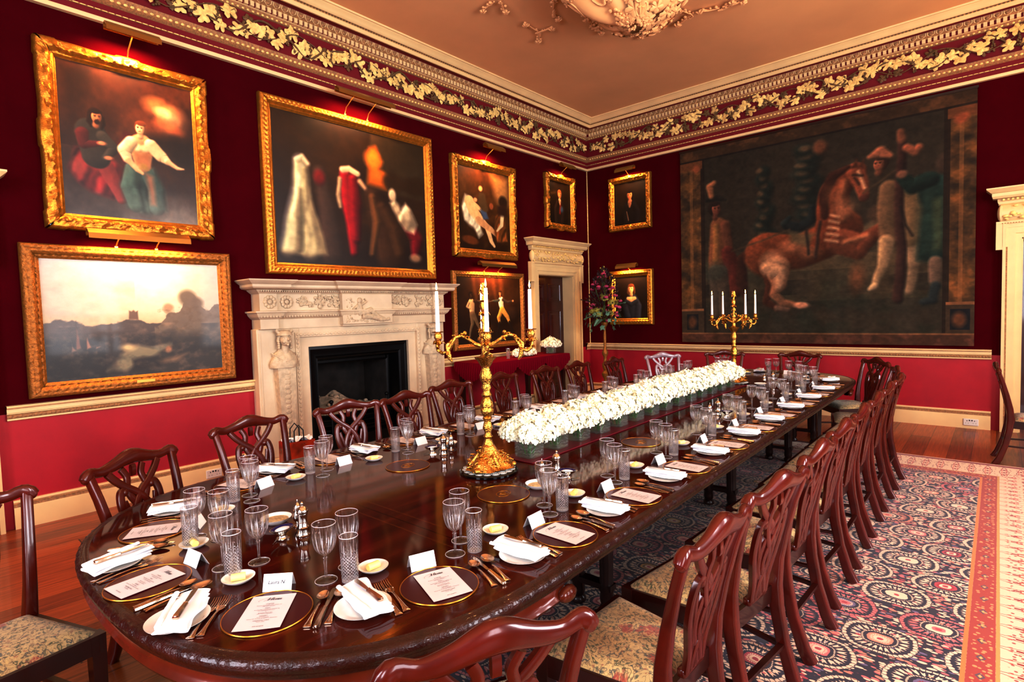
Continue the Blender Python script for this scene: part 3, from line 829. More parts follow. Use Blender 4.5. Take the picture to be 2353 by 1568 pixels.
def carve_a(ins,d,s,t):
    e=0
    if .03<ins<.09: e+=.007*math.sin(s*95)*math.sin(ins*140)+.006*math.sin(s*41+ins*60)
    c=min(t,1-t)
    if c<.14 and .0<ins<.10: e+=.014*(1-c/.14)*(.6+.4*math.sin(s*150+ins*90))
    if abs(t-.5)<.09 and ins<.08: e+=.012*(1-abs(t-.5)/.09)
    return e
def carve_b(ins,d,s,t):
    if .035<ins<.07: return .006*math.sin(s*120)
    if .012<ins<.03: return .003*math.sin(s*260)
    return 0
def carve_c(ins,d,s,t):
    e=.006*math.sin(s*160+ins*300)*math.sin(s*61-ins*80) if .015<ins<.1 else 0
    return e
PW=[(0,0),(0,.045),(.012,.07),(.03,.078),(.045,.072),(.06,.080),(.075,.078),(.09,.058),(.10,.046),(.108,.05),(.116,.046),(.125,.03),(.132,.026)]
def scaled(prof,wd,dp): return [(a/.132*wd,d/.08*dp) for a,d in prof]
def picture_lamp(parent,T,w,n_arm,ztop,power,up=.11,out=.20,material=None,length=None):
    L=length or w*.42
    lamp=MB(); Tm=T@Matrix.Translation((0,0,ztop+up))
    P=[(out-.034,.004),(out-.040,.034),(out-.026,.056),(out+.008,.062),(out+.058,.020),(out+.066,-.022),(out+.060,-.024),(out+.050,.012),(out+.004,.054),(out-.022,.048),(out-.032,.030),(out-.028,.004)]
    lamp.loops([[(x,y,z) for y,z in P] for x in (-L/2,L/2)],cap=True,M=Tm)
    o=lamp.build('picture_light',M['brass'],parent,ang=30)
    arms=MB()
    for k in range(n_arm):
        x=0 if n_arm==1 else (-.2+.4*k)*L
        arms.tube([(x,.04,ztop-.05),(x,.055,ztop+.01),(x,.09,ztop+up*.5),(x,out,ztop+up+.01)],.006,8,M=T)
        arms.box(x-.012,x+.012,.03,.06,ztop-.06,ztop+.01,M=T)
    arms.build('lamp_arm',M['brass'],o)
    ld=bpy.data.lights.new('picture_lamp_glow','AREA'); ld.shape='RECTANGLE'; ld.size=L*.92; ld.size_y=.02; ld.energy=power; ld.color=(1,.60,.27); ld.spread=math.radians(150)
    lo=bpy.data.objects.new('picture_lamp_glow',ld); COL.objects.link(lo)
    p=T@Vector((0,out-.004,ztop+up-.005)); tgt=T@Vector((0,.03,ztop-.45))
    d=(tgt-p).normalized(); wd=(T.to_3x3()@Vector((1,0,0))).normalized()
    zz=-d; xx=wd; yy=zz.cross(xx).normalized()
    lo.matrix_world=Matrix(((xx.x,yy.x,zz.x,p.x),(xx.y,yy.y,zz.y,p.y),(xx.z,yy.z,zz.z,p.z),(0,0,0,1)))
def picture(label,T0,u0,u1,z0,z1,fw,P,prof=None,carve=carve_b,ripple=0,fm='gilt',lamp=None,depth=.08,cat='painting',group=None,plate=False):
    w,h=u1-u0,z1-z0; T=T0@Matrix.Translation(((u0+u1)/2,0,(z0+z1)/2))
    root=thing('painting',label,cat,group=group)
    b=frame_mesh(w,h,scaled(PW,fw,depth),carve,ripple=ripple)
    fr=b.build('picture_frame',M[fm],root,ang=50); fr.matrix_world=T
    b=MB(); b.box(-w/2+.02,w/2-.02,.002,.02,-h/2+.02,h/2-.02); bk=b.build('frame_backing',M['mahogd'],root,smooth=False); bk.matrix_world=T
    cw,ch=w-2*fw+.012,h-2*fw+.012
    painted('canvas',P,cw,ch,M['canvas'],T@Matrix.Translation((0,.026,0)),root)
    if lamp: picture_lamp(root,T,w,lamp[0],h/2,lamp[1],length=lamp[2],up=lamp[3] if len(lamp)>3 else .11,out=lamp[4] if len(lamp)>4 else .2)
    if plate:
        b=MB(); b.box(-.07,.07,depth*.9,depth*.9+.012,-h/2+.05,-h/2+.075); o=b.build('name_plate',M['brass'],root); o.matrix_world=T
    return root
def figure_seated(P,x,y,s,skin,dress,hair,lean=0,arm=1):
    """loose seated figure: skirts, torso, arms, head"""
    a=P.asp
    P.poly([(x-.11*s,y),(x-.13*s,y+.10*s),(x-.05*s,y+.24*s),(x+.06*s,y+.25*s),(x+.14*s,y+.12*s),(x+.15*s,y-.02*s),(x+.02*s,y-.05*s)],dress,.012)
    P.folds([(x-.11*s,y),(x-.13*s,y+.10*s),(x-.05*s,y+.24*s),(x+.06*s,y+.25*s),(x+.14*s,y+.12*s),(x+.15*s,y-.02*s),(x+.02*s,y-.05*s)],.4,60,80)
    P.poly([(x-.05*s,y+.22*s),(x-.075*s,y+.36*s),(x-.02*s,y+.395*s),(x+.03*s,y+.395*s),(x+.08*s,y+.36*s),(x+.055*s,y+.22*s)],tuple(.8*c for c in dress),.01)
    P.line([(x-.07*s,y+.35*s),(x-.10*s,y+.26*s),(x-.03*s,y+.22*s)],[.028*s,.02*s,.014*s],tuple(.9*c for c in dress))
    P.line([(x+.07*s,y+.35*s),(x+.12*s,y+.27*s),(x+.06*s,y+.2*s) if arm else (x+.2*s,y+.24*s)],[.028*s,.02*s,.014*s],tuple(.9*c for c in dress))
    P.ell(x+lean*s,y+.46*s,.033*s/a*1.0,.048*s,hair,.2); P.ell(x+.004+lean*s,y+.452*s,.024*s/a,.036*s,skin,.2)
    P.ell(x+.005,y+.395*s,.02*s/a,.03*s,skin,.3)
def art_mythology():
    P=Paint(300,380,.79,21); P.fill((84,42,20),(52,40,36))
    n=P.fbm(3,5); P.mix((n-.42)*2.0*(P.v>.5),(120,64,28)); P.mix((.55-n)*2.2*(P.v>.45),(44,20,12))
    P.mix(np.clip((P.fbm(4)-.5)*2.2,0,1)*(P.v<.4)*.5,(34,30,32))
    for cx,cy,rx,ry,c in ((.75,.80,.12,.06,(180,124,78)),(.84,.74,.09,.08,(206,150,104)),(.80,.68,.10,.05,(160,98,60)),(.78,.77,.08,.035,(228,186,140)),(.86,.66,.07,.03,(150,84,46))): P.blob(cx,cy,rx,ry,c,.6,rot=-20,a=.8)
    P.poly([(.62,.60),(.99,.63),(.99,.40),(.62,.42)],(30,20,16),.04,.8); P.mix(((P.v<.60)&(P.u>.62)).astype(float)*np.clip((P.fbm(9)-.5)*4,0,1)*.5,(70,44,28))
    P.poly([(.02,.96),(.22,.96),(.18,.60),(.04,.5)],(46,24,16),.05,.7)
    P.mix(np.clip(1-P.v/.30,0,1)*.6*(P.fbm(6)),(150,140,130))
    A=[(.05,.30),(.10,.44),(.24,.47),(.40,.36),(.44,.22),(.34,.13),(.18,.17),(.10,.22)]
    P.poly(A,(112,34,34),.02); P.folds(A,.5,50,60); P.blob(.27,.36,.10,.07,(150,58,50),.5,rot=-20,a=.7); P.blob(.12,.31,.05,.06,(160,80,66),.5,a=.6); P.limb([(.30,.34),(.36,.22),(.40,.13)],[.05,.04,.03],(128,52,46),k=.5)
    P.poly([(.40,.50),(.46,.60),(.54,.58),(.50,.44),(.42,.36)],(90,26,26),.02,.9)
    P.limb([(.21,.56),(.24,.48),(.24,.40)],[.085,.095,.08],(56,48,40)); P.limb([(.29,.54),(.37,.47),(.31,.40)],[.036,.03,.022],(64,56,46)); P.limb([(.15,.54),(.16,.47),(.26,.485)],[.036,.03,.016],(90,34,30)); P.blob(.285,.488,.032,.014,(196,132,94),.4); P.blob(.33,.40,.03,.014,(186,122,86),.4)
    P.head(.25,.665,.046,(190,124,84),(40,22,14),.3,beard=(48,28,20),long=1.6)
    B=[(.46,.36),(.40,.24),(.44,.08),(.58,.05),(.74,.09),(.73,.24),(.66,.38)]
    P.poly(B,(62,80,72),.02); P.folds(B,.5,56,95); P.limb([(.50,.35),(.46,.22),(.50,.10)],[.05,.05,.04],(82,104,92),k=.6,a=.7); P.limb([(.60,.35),(.66,.22),(.66,.10)],[.04,.05,.05],(74,94,86),k=.6,a=.7)
    P.poly([(.59,.34),(.61,.12),(.655,.12),(.65,.32)],(168,108,80),.016,.7)
    P.limb([(.575,.54),(.575,.46),(.575,.39)],[.066,.062,.05],(190,146,104),k=.35); P.poly([(.51,.50),(.575,.47),(.645,.50),(.63,.38),(.52,.38)],(160,104,64),.02,.75); P.blob(.545,.505,.035,.026,(234,190,146),.4); P.blob(.61,.505,.035,.026,(228,184,140),.4)
    P.limb([(.50,.54),(.445,.47),(.465,.41)],[.04,.042,.028],(212,186,146),k=.5); P.limb([(.465,.41),(.53,.35),(.57,.33)],[.02,.016,.010],(214,168,124)); P.limb([(.65,.54),(.72,.47),(.77,.44)],[.04,.042,.026],(208,180,140),k=.5); P.limb([(.77,.44),(.85,.405),(.90,.405)],[.018,.013,.006],(216,170,128))
    P.poly([(.56,.40),(.60,.40),(.62,.36),(.55,.36)],(150,120,60),.01,.8)
    P.head(.575,.645,.044,(228,182,138),(120,66,34),-.25)
    P.mix(np.clip((.24-P.v)/.3,0,1)*np.clip((P.u-.2)/.5,0,1)*.55*(.5+P.fbm(5)),(196,190,176))  # grey window glare painted over the lower canvas
    return P.grain(.22)
def art_landscape():
    P=Paint(380,240,1.62,5); P.fill((206,196,186),(224,196,150))
    g=np.exp(-((P.u-.60)**2/.06+(P.v-.86)**2/.10)); P.mix(g,(255,244,210))
    n=P.fbm(4,5); P.mix(np.clip((n-.5)*3.2,0,1)*(P.u<.48)*(P.v>.48)*.5,(168,142,128)); P.mix(np.clip((n-.55)*3,0,1)*.3*(P.v>.5),(250,226,180))
    P.mix(np.clip((.56-P.v)/.10,0,1)*.8*(1-g),(214,186,142))
    d=P.fbm(14,4)*.07
    far=.47+.02*np.sin(P.u*19)+d-.03
    P.mix(np.clip((far-P.v)/.012,0,1),(98,84,76))
    rgt=.45+np.clip((P.u-.60)*.9,0,.16)+.10*np.exp(-((P.u-.80)/.06)**2)+.03*np.sin(P.u*40)+d*1.2-.05
    P.mix(np.clip((rgt-P.v)/.01,0,1)*(P.u>.58),(134,116,96))
    P.ell(.79,.68,.055,.075,(128,112,90),.3); P.ell(.835,.63,.05,.06,(132,114,94),.3); P.ell(.665,.59,.03,.04,(178,138,104),.35,a=.8)
    P.poly([(.435,.50),(.435,.575),(.45,.565),(.462,.578),(.472,.56),(.487,.57),(.487,.49)],(126,100,80),.006)
    P.mix(np.clip((.40-P.v)/.1,0,1)*.8,(58,50,46)); P.mix(np.clip((.36-P.v)/.06,0,1)*(P.u<.30)*.8,(50,46,44))
    P.poly([(.30,.06),(.40,.22),(.48,.27),(.56,.24),(.66,.28),(.58,.18),(.50,.12),(.40,.05)],(160,150,118),.02,.95)
    P.ell(.42,.25,.04,.03,(238,214,160),.6,a=.9); P.poly([(.55,.25),(.68,.28),(.68,.25),(.60,.21)],(140,136,118),.01,.8)
    P.poly([(.44,.14),(.50,.16),(.62,.14),(.60,.06),(.44,.05)],(50,38,32),.02); P.ell(.655,.22,.02,.03,(190,138,100),.4); P.poly([(.58,.12),(.78,.17),(.70,.10),(.60,.09)],(190,150,110),.02,.6)
    for x,y,hh,c in ((.155,.22,.27,(150,104,84)),(.205,.22,.16,(196,140,110)),(.13,.20,.10,(206,156,124)),(.25,.22,.06,(210,160,130))):
        P.line([(x,y),(x+.004,y+hh)],.0022,(84,66,58)); P.poly([(x,y+.04),(x+.004,y+hh*.8),(x+.022,y+.05)],c,.006,.8)
    P.img*=.86
    P.mix(np.clip((P.fbm(30)-.5)*4,0,1)*(P.u>.6)*(P.v<.6)*(P.v>.2)*.35,(96,78,56)); P.mix(np.clip((P.fbm(20)-.5)*3,0,1)*(P.v<.46)*.35,(170,140,112)); P.mix((P.v<.44)*np.clip((P.fbm(9)-.52)*4,0,1)*.5,(44,38,36))
    return P.grain(.1)
def art_drapery():
    P=Paint(380,330,1.16,9); P.fill((46,26,14),(40,28,24))
    n=P.fbm(3,5); P.mix(np.clip((n-.45)*2.5,0,1)*.6,(70,40,18)); P.mix(np.clip((.5-n)*3,0,1)*.6,(20,12,10))
    P.poly([(.56,.60),(.585,.86),(.60,.985),(.99,.985),(.99,.55),(.75,.58)],(58,42,26),.012); P.poly([(.575,.62),(.59,.88),(.63,.90),(.68,.80),(.66,.74),(.72,.70),(.70,.60)],(196,102,26),.025); P.ell(.61,.80,.05,.06,(222,130,40),.5); P.ell(.66,.69,.05,.03,(204,112,36),.5)
    for k in range(12): P.ell(.72+.025*k,.66+.02*math.sin(k*2.3),.045,.05+.02*math.sin(k),(50,30,16),.4,a=.8)
    # cream silk hanging in long folds at left, brown stuff behind it
    P.limb([(.265,.64),(.30,.40),(.31,.08)],[.035,.055,.075],(74,52,40),.02,k=.5); P.blob(.262,.60,.034,.05,(116,28,28),.4)
    A=[(.12,.70),(.17,.72),(.20,.64),(.21,.45),(.26,.22),(.29,.07),(.15,.05),(.03,.08),(.06,.26),(.11,.46)]
    P.poly(A,(150,132,98),.014); P.limb([(.155,.69),(.15,.50),(.10,.28),(.07,.10)],[.03,.045,.05,.05],(206,190,148),.03,k=.7,a=.85); P.limb([(.18,.64),(.18,.42),(.19,.22),(.20,.08)],[.02,.03,.045,.055],(196,180,138),.03,k=.7,a=.8); P.limb([(.15,.50),(.14,.3),(.13,.1)],.012,(92,78,54),.02,.7); P.folds(A,.16,50,86)
    P.limb([(.14,.69),(.17,.72),(.20,.68)],.016,(214,196,160),.01,k=.3)
    # crimson velvet length over a rail, lace collar along its top
    P.limb([(.42,.65),(.435,.50),(.45,.30),(.455,.10)],[.040,.055,.042,.028],(140,20,30),.014,k=.8); P.limb([(.475,.63),(.485,.46),(.475,.20)],[.035,.045,.030],(116,16,26),.014,k=.8); P.limb([(.385,.62),(.375,.50),(.385,.42)],[.016,.018,.012],(176,150,116),.01); P.limb([(.405,.685),(.45,.70),(.505,.675)],.022,(206,180,146),.008,k=.3); P.limb([(.52,.62),(.555,.58)],[.02,.016],(196,160,124),.012)
    # brown rocky mound with a pale cleft
    P.limb([(.60,.54),(.64,.40),(.70,.22),(.72,.10)],[.045,.085,.120,.130],(66,40,24),.03,k=.6); P.limb([(.60,.52),(.62,.34),(.575,.10)],[.02,.026,.016],(118,76,40),.02,k=.6); P.limb([(.66,.46),(.74,.30),(.78,.12)],[.02,.03,.03],(84,52,30),.03,k=.5)
    # white linen bundles on a crimson cushion at right
    P.limb([(.86,.34),(.92,.24),(.90,.10)],[.05,.055,.03],(116,22,30),.02,k=.6); P.blob(.745,.56,.030,.050,(196,172,140),.3,k=.5); P.poly([(.72,.50),(.76,.53),(.80,.46),(.84,.52),(.88,.47),(.93,.36),(.90,.28),(.83,.30),(.78,.37)],(196,172,136),.016); P.folds([(.72,.50),(.76,.53),(.80,.46),(.84,.52),(.88,.47),(.93,.36),(.90,.28),(.83,.30),(.78,.37)],.4,44,50); P.blob(.85,.42,.035,.06,(224,200,162),.6,rot=15,a=.7); P.blob(.77,.47,.03,.04,(214,190,154),.6,a=.6)
    P.blob(.905,.085,.045,.035,(150,116,84),.4); P.mix(np.clip(.10-P.v,0,1)*8*.5,(52,38,32))
    return P.grain(.22)
def art_lament():
    P=Paint(190,260,.77,31); P.fill((90,50,20),(50,26,12)); n=P.fbm(4,5)
    P.mix(np.clip((n-.5)*3,0,1)*.6,(130,80,34)); P.mix(np.clip((.5-n)*3,0,1)*.6,(34,18,10)); P.poly([(.62,.95),(.98,.95),(.98,.62),(.80,.55),(.70,.7)],(176,140,84),.05,.75)
    P.poly([(.05,.50),(.12,.66),(.24,.64),(.34,.42),(.44,.20),(.36,.14),(.26,.28),(.10,.34)],(196,188,162),.016); P.folds([(.05,.50),(.12,.66),(.24,.64),(.34,.42),(.44,.20),(.36,.14),(.26,.28),(.10,.34)],.3,60,60)
    sk=(214,180,132)
    P.line([(.20,.58),(.28,.46),(.38,.38)],[.07,.075,.06],sk); P.line([(.38,.38),(.52,.30),(.60,.12),(.66,.06)],[.055,.04,.028,.018],sk); P.line([(.36,.36),(.60,.27),(.76,.17)],[.05,.034,.016],(190,150,104)); P.line([(.28,.56),(.42,.50),(.50,.44)],[.03,.024,.014],sk); P.ell(.33,.62,.05,.04,(90,50,26)); P.ell(.315,.61,.035,.028,(206,160,116))
    P.poly([(.36,.60),(.40,.72),(.50,.70),(.56,.50),(.46,.44)],(84,60,34),.014); P.ell(.42,.76,.04,.035,(206,160,112))
    P.poly([(.40,.50),(.52,.48),(.56,.40),(.46,.38)],(70,84,110),.012)
    P.poly([(.70,.44),(.80,.50),(.90,.36),(.94,.14),(.72,.12),(.66,.24)],(128,72,30),.014); P.folds([(.70,.44),(.80,.50),(.90,.36),(.94,.14),(.72,.12),(.66,.24)],.4,60,70); P.line([(.84,.48),(.82,.34),(.72,.26)],[.03,.026,.012],(206,190,150))
    P.ell(.62,.56,.04,.04,(140,80,44)); P.ell(.86,.64,.09,.08,(46,26,18)); P.poly([(.74,.58),(.92,.62),(.96,.46),(.76,.46)],(54,28,20),.02)
    P.ell(.20,.11,.15,.05,(112,56,24),.2,rot=-10); P.ell(.24,.33,.14,.06,(226,214,184),.4,rot=-35,a=.6)
    return P.grain(.2)
def art_fencers():
    P=Paint(240,190,1.3,41); P.fill((72,36,16),(36,20,12)); n=P.fbm(4,5); P.mix(np.clip((n-.5)*3,0,1)*.6,(100,54,24)); P.mix(np.clip((.25-P.u)/.25,0,1)*.7,(26,14,10))
    for x,w in ((.26,.05),(.40,.08),(.56,.05),(.68,.07)): P.limb([(x,1.0),(x+.01,.82),(x+.03,.66)],[w*.6,w*.7,w*.3],(104,60,28),.03,.6)
    P.blob(.62,.36,.34,.10,(34,20,14),.5,a=.6); P.blob(.85,.42,.1,.1,(70,44,30),.5,a=.5)
    P.limb([(.205,.62),(.21,.54),(.21,.47)],[.058,.052,.046],(184,154,110)); P.head(.205,.735,.040,(70,44,30),(36,20,14),.8); P.limb([(.25,.64),(.33,.635),(.385,.62)],[.024,.018,.010],(64,40,26)); P.limb([(.165,.61),(.14,.56),(.18,.53)],[.022,.018,.012],(180,150,108))
    P.limb([(.20,.45),(.215,.30),(.19,.22),(.17,.10)],[.040,.030,.022,.016],(112,88,58)); P.limb([(.225,.45),(.28,.32),(.31,.24),(.345,.12)],[.040,.030,.022,.016],(104,80,52))
    P.limb([(.665,.65),(.67,.58),(.68,.52)],[.056,.052,.042],(232,210,176),k=.35); P.head(.655,.755,.038,(206,136,86),(70,40,24),-.3); P.limb([(.70,.655),(.78,.62),(.85,.635)],[.026,.020,.014],(84,60,42)); P.limb([(.63,.65),(.57,.64),(.53,.645)],[.024,.018,.010],(80,78,62)); P.blob(.868,.638,.016,.018,(216,146,90),.3)
    P.limb([(.675,.50),(.62,.38),(.635,.30)],[.046,.036,.024],(196,146,66),k=.5); P.limb([(.69,.50),(.77,.38),(.80,.30)],[.046,.036,.024],(200,150,68),k=.5); P.limb([(.80,.30),(.835,.20),(.87,.16)],[.022,.016,.012],(40,26,20)); P.limb([(.635,.30),(.61,.18),(.59,.13)],[.022,.016,.012],(40,26,20))
    P.line([(.385,.62),(.55,.645)],.003,(150,130,100)); P.blob(.75,.10,.02,.015,(120,80,50),.3)
    return P.grain(.2)
def art_portrait(seed,oval=False,skin=(214,150,100),hair=(60,34,20),coat=(24,16,14),collar=(150,116,84),dec=False,face=(.52,.68),h=.12,red=None,blue=None,back=(38,20,12),long=0,arm=None):
    P=Paint(170,200,.82,seed); P.fill(back,(20,12,10)); n=P.fbm(4,4); P.mix(np.clip((n-.5)*3,0,1)*.4,(58,30,14))
    if oval: P.mix(np.clip((np.hypot((P.u-.5)/.46,(P.v-.5)/.48)-1)*12,0,1)*.7,(44,26,16))
    fx,fy=face; k=h/.12
    P.limb([(fx-.02,fy-.30*k),(fx-.01,fy-.50*k),(fx-.01,.02)],[.17*k,.20*k,.22*k],coat,.02,k=.6)
    P.limb([(fx-.16*k,fy-.30*k),(fx-.26*k,fy-.48*k),(fx-.22*k,.04)],[.07*k,.09*k,.10*k],tuple(1.2*c for c in coat),.02,k=.7); P.limb([(fx+.15*k,fy-.30*k),(fx+.25*k,fy-.50*k),(fx+.16*k,.05)],[.07*k,.09*k,.10*k],coat,.02,k=.7)
    if dec:
        P.limb([(fx-.13*k,fy-.27*k),(fx,fy-.30*k),(fx+.12*k,fy-.27*k)],[.05*k,.09*k,.05*k],skin,.012,k=.3); P.limb([(fx-.22*k,fy-.36*k),(fx,fy-.44*k),(fx+.20*k,fy-.35*k)],[.05*k,.06*k,.05*k],coat,.012,k=.6); P.line([(fx-.06,fy-.19*k),(fx,fy-.21*k),(fx+.05,fy-.185*k)],.004,(120,60,40))
    if red: P.limb([(fx+.02,fy-.22*k),(fx+.03,fy-.40*k),(fx+.0,fy-.62*k)],[.045*k,.05*k,.05*k],red,.015)
    if blue: P.blob(fx+.12*k,fy-.50*k,.09*k,.10*k,blue,.5)
    if collar: P.limb([(fx,fy-.16*k),(fx+.005,fy-.25*k),(fx+.01,fy-.34*k)],[.05*k,.055*k,.02*k],collar,.012,k=.4)
    P.head(fx,fy,h,skin,hair,.15,long=long)
    if collar: P.limb([(fx-.02,fy-.17*k),(fx+.02,fy-.20*k)],[.045*k,.04*k],tuple(min(255,1.15*c) for c in collar),.012,k=.4)
    if arm: P.limb([(fx+.05,.10),(fx+.10,.30)],[.016,.012],arm)
    return P.grain(.2)
G='gilt framed oil paintings with brass picture lights'
picture('tall gilt-framed painting of seated bearded man and woman, upper left above the landscape',tL(),.885,2.145,2.40,3.92,.128,art_mythology(),carve=carve_a,ripple=.012,lamp=(1,15,.40,.13,.24),group=G)
picture('wide gilt-framed pale river landscape with glowing sky, above the dado left of fireplace',tL(),.70,2.285,1.02,2.265,.118,art_landscape(),carve=carve_c,fm='giltd',lamp=(2,10,.76,.07,.19),group=G,plate=True)
picture('largest gilt-framed painting with dark drapery and sunset cloud, hung over the fireplace',tL(),2.66,4.975,2.085,3.97,.125,art_drapery(),carve=carve_b,lamp=(2,17,.76,.15,.26),group=G)
picture('gilt-framed painting of mourners around a pale reclining body, between fireplace and door',tL(),5.34,6.68,2.425,3.86,.125,art_lament(),carve=carve_a,ripple=.012,lamp=(1,13,.38,.14,.24),group=G)
picture('gilt-framed dark painting of two fencers, low on the wall behind the sideboard',tL(),5.285,6.84,1.07,2.22,.09,art_fencers(),carve=carve_c,fm='giltd',lamp=(2,12,.76,.08,.19),depth=.06,group=G)
picture('small scrolled gilt-framed portrait of a youth with red sash above the left door',tL(),7.485,8.315,3.03,3.955,.10,art_portrait(51,skin=(220,150,90),hair=(150,90,50),coat=(40,24,16),collar=(190,150,110),face=(.5,.70),h=.085,red=(130,34,16),blue=(70,84,100)),carve=carve_a,ripple=.02,lamp=(1,6.5,.36,.12,.20),group=G)
picture('small gilt-framed portrait of dark-haired man, upper one beside the tapestry',tR(),4.495,5.315,3.00,3.945,.10,art_portrait(61,skin=(206,130,80),hair=(26,14,10),coat=(22,16,16),collar=(150,100,70),face=(.50,.68),h=.10,long=1.7,arm=(120,84,60)),carve=carve_a,ripple=.006,lamp=(1,7.5,.36,.07,.17),group=G)
picture('small gilt-framed portrait of pale lady in low dark gown, behind the tall flower stand',tR(),4.48,5.34,1.32,2.29,.115,art_portrait(71,oval=True,skin=(230,176,122),hair=(92,52,28),coat=(44,42,48),collar=None,dec=True,face=(.50,.70),h=.10,long=1.3),carve=carve_c,lamp=(1,9,.40,.05,.16),group=G)
# ------------------------------------------------------------ tapestry
def art_tapestry():
    P=Paint(520,430,1.21,77); P.fill((50,42,32),(66,52,38))
    n=P.fbm(4,5); P.mix(np.clip((n-.45)*2,0,1)*.4,(74,58,42)); P.mix(np.clip((.5-n)*2.4,0,1)*.35,(36,32,26))
    P.mix(np.clip((.45-P.v)/.05,0,1)*.7,(80,66,46)); P.mix((P.v<.45)*np.clip((P.fbm(12)-.5)*4,0,1)*.5,(58,62,44)); P.mix((P.v<.45)*np.clip((P.fbm(10)-.5)*4,0,1)*.4,(116,88,58)); P.mix((P.v<.20)*.5,(50,44,36)); P.mix((P.v<.22)*np.clip((P.fbm(16)-.5)*5,0,1)*.4,(40,52,38))
    P.mix(((P.v<.40)&(P.v>.34)&(P.u>.4)).astype(float)*.4,(112,86,56)); P.mix(((P.v<.30)&(P.v>.23)).astype(float)*.6*np.clip((P.fbm(7)-.35)*3,0,1),(34,28,24))
    for x0,y0,y1,w in ((.352,.50,.83,.030),(.505,.60,.90,.045)):
        P.limb([(x0,.44),(x0,y1-.05)],.006,(54,40,28))
        k=0; y=y0
        while y<y1: P.blob(x0+.012*math.sin(k*2.1),y,w*(1.1-(y-y0)),.030,(30,40,34),.4); P.blob(x0-.010+.01*math.cos(k*1.7),y+.008,w*.45,.013,(124,88,58),.5,a=.75); y+=.036; k+=1
    P.blob(.55,.89,.022,.03,(118,66,42),.4)
    P.poly([(.70,.47),(.72,.56),(.80,.58),(.92,.54),(.92,.42),(.70,.44)],(92,74,52),.02,.7); P.limb([(.70,.50),(.77,.53)],[.012,.02],(150,122,84),.02,.7); P.blob(.74,.56,.035,.04,(84,56,40),.3,a=.8)
    # horseman on foot with plumed hat, left edge
    P.limb([(.160,.60),(.165,.50),(.160,.38)],[.040,.050,.048],(128,74,44),k=.6); P.limb([(.150,.60),(.152,.42)],.014,(168,112,58)); P.limb([(.19,.60),(.205,.48),(.20,.42)],[.024,.024,.018],(112,60,40),k=.6)
    P.limb([(.20,.46),(.225,.38),(.235,.26)],[.030,.044,.030],(104,36,28),k=.7); P.head(.150,.685,.032,(150,76,56),(44,28,22),.5); P.limb([(.115,.735),(.16,.742),(.19,.725)],[.010,.016,.008],(36,32,28)); P.limb([(.135,.75),(.128,.80),(.145,.815)],[.012,.018,.012],(180,112,72),k=.5)
    P.limb([(.150,.36),(.150,.24),(.145,.14)],[.036,.028,.020],(92,76,62)); P.limb([(.175,.36),(.185,.24),(.18,.15)],[.034,.026,.018],(84,68,54)); P.blob(.15,.36,.05,.05,(54,70,60),.4,a=.5)
    hb=(122,54,28); hl=(190,128,84); dk=(66,30,20)
    P.limb([(.30,.47),(.262,.42),(.258,.30),(.275,.22)],[.012,.022,.028,.012],dk,k=.5)
    # far hind leg, near hind leg
    P.limb([(.37,.38),(.375,.28),(.355,.20),(.40,.165)],[.05,.026,.016,.014],(86,40,26)); P.limb([(.40,.165),(.44,.158)],[.014,.012],(120,84,66))
    P.blob(.365,.425,.092,.105,hb,.10,rot=-15,k=.6); P.limb([(.36,.44),(.47,.43),(.56,.47),(.62,.52)],[.100,.078,.082,.082],hb,k=.55)
    P.limb([(.40,.36),(.405,.28),(.385,.235),(.42,.19),(.485,.175)],[.060,.034,.020,.018,.014],(150,96,66),k=.5); P.blob(.385,.38,.042,.055,(196,150,112),.5,rot=20,a=.85); P.limb([(.36,.36),(.41,.34),(.405,.27)],[.03,.03,.016],(204,160,124),.012,.8); P.blob(.487,.178,.026,.016,(198,140,110),.3)
    P.limb([(.60,.50),(.585,.60),(.595,.68),(.63,.735),(.665,.755)],[.088,.070,.062,.050,.040],(118,50,27),k=.6); P.limb([(.662,.76),(.682,.70),(.690,.650)],[.038,.030,.022],(140,66,40),k=.5); P.limb([(.672,.755),(.694,.68)],.007,(206,160,120),.006,.9); P.blob(.690,.640,.016,.016,(90,42,30),.3)
    P.poly([(.648,.775),(.665,.815),(.672,.775)],(96,44,26),.006); P.poly([(.668,.775),(.688,.808),(.686,.768)],(96,44,26),.006); P.line([(.655,.745),(.685,.735)],.004,(40,24,20)); P.line([(.675,.70),(.660,.73)],.003,(40,24,20))
    P.limb([(.560,.58),(.560,.68),(.59,.755),(.64,.785)],[.014,.022,.022,.010],dk); P.limb([(.625,.72),(.612,.64),(.62,.56)],.014,(178,104,64),.012,.8); P.blob(.60,.66,.03,.05,(160,88,52),.7,a=.6); P.blob(.63,.60,.035,.04,(184,116,76),.6,a=.6)
    P.limb([(.62,.47),(.68,.455),(.735,.50),(.705,.44)],[.044,.030,.020,.016],(128,60,36)); P.limb([(.60,.45),(.67,.40),(.72,.475),(.745,.47)],[.036,.026,.018,.014],(108,50,30)); P.limb([(.63,.455),(.70,.475)],.008,hl,.01,.8)
    for q in range(5): P.line([(.565+.004*q,.475+.027*q),(.605,.462+.027*q)],.006,(206,160,118),.006,.85)
    P.blob(.46,.46,.04,.03,(196,132,90),.7,a=.6); P.blob(.52,.42,.03,.025,(188,120,80),.7,a=.5); P.limb([(.535,.40),(.54,.50),(.545,.56)],.006,(60,40,34))
    P.limb([(.43,.565),(.475,.545),(.515,.575),(.520,.63)],[.022,.022,.020,.014],(28,36,36),k=.5); P.limb([(.42,.575),(.44,.60)],[.014,.010],(34,48,46)); P.poly([(.44,.53),(.53,.51),(.50,.455),(.45,.48)],(104,88,58),.012,.85); P.line([(.50,.53),(.51,.42)],.005,(44,34,28))
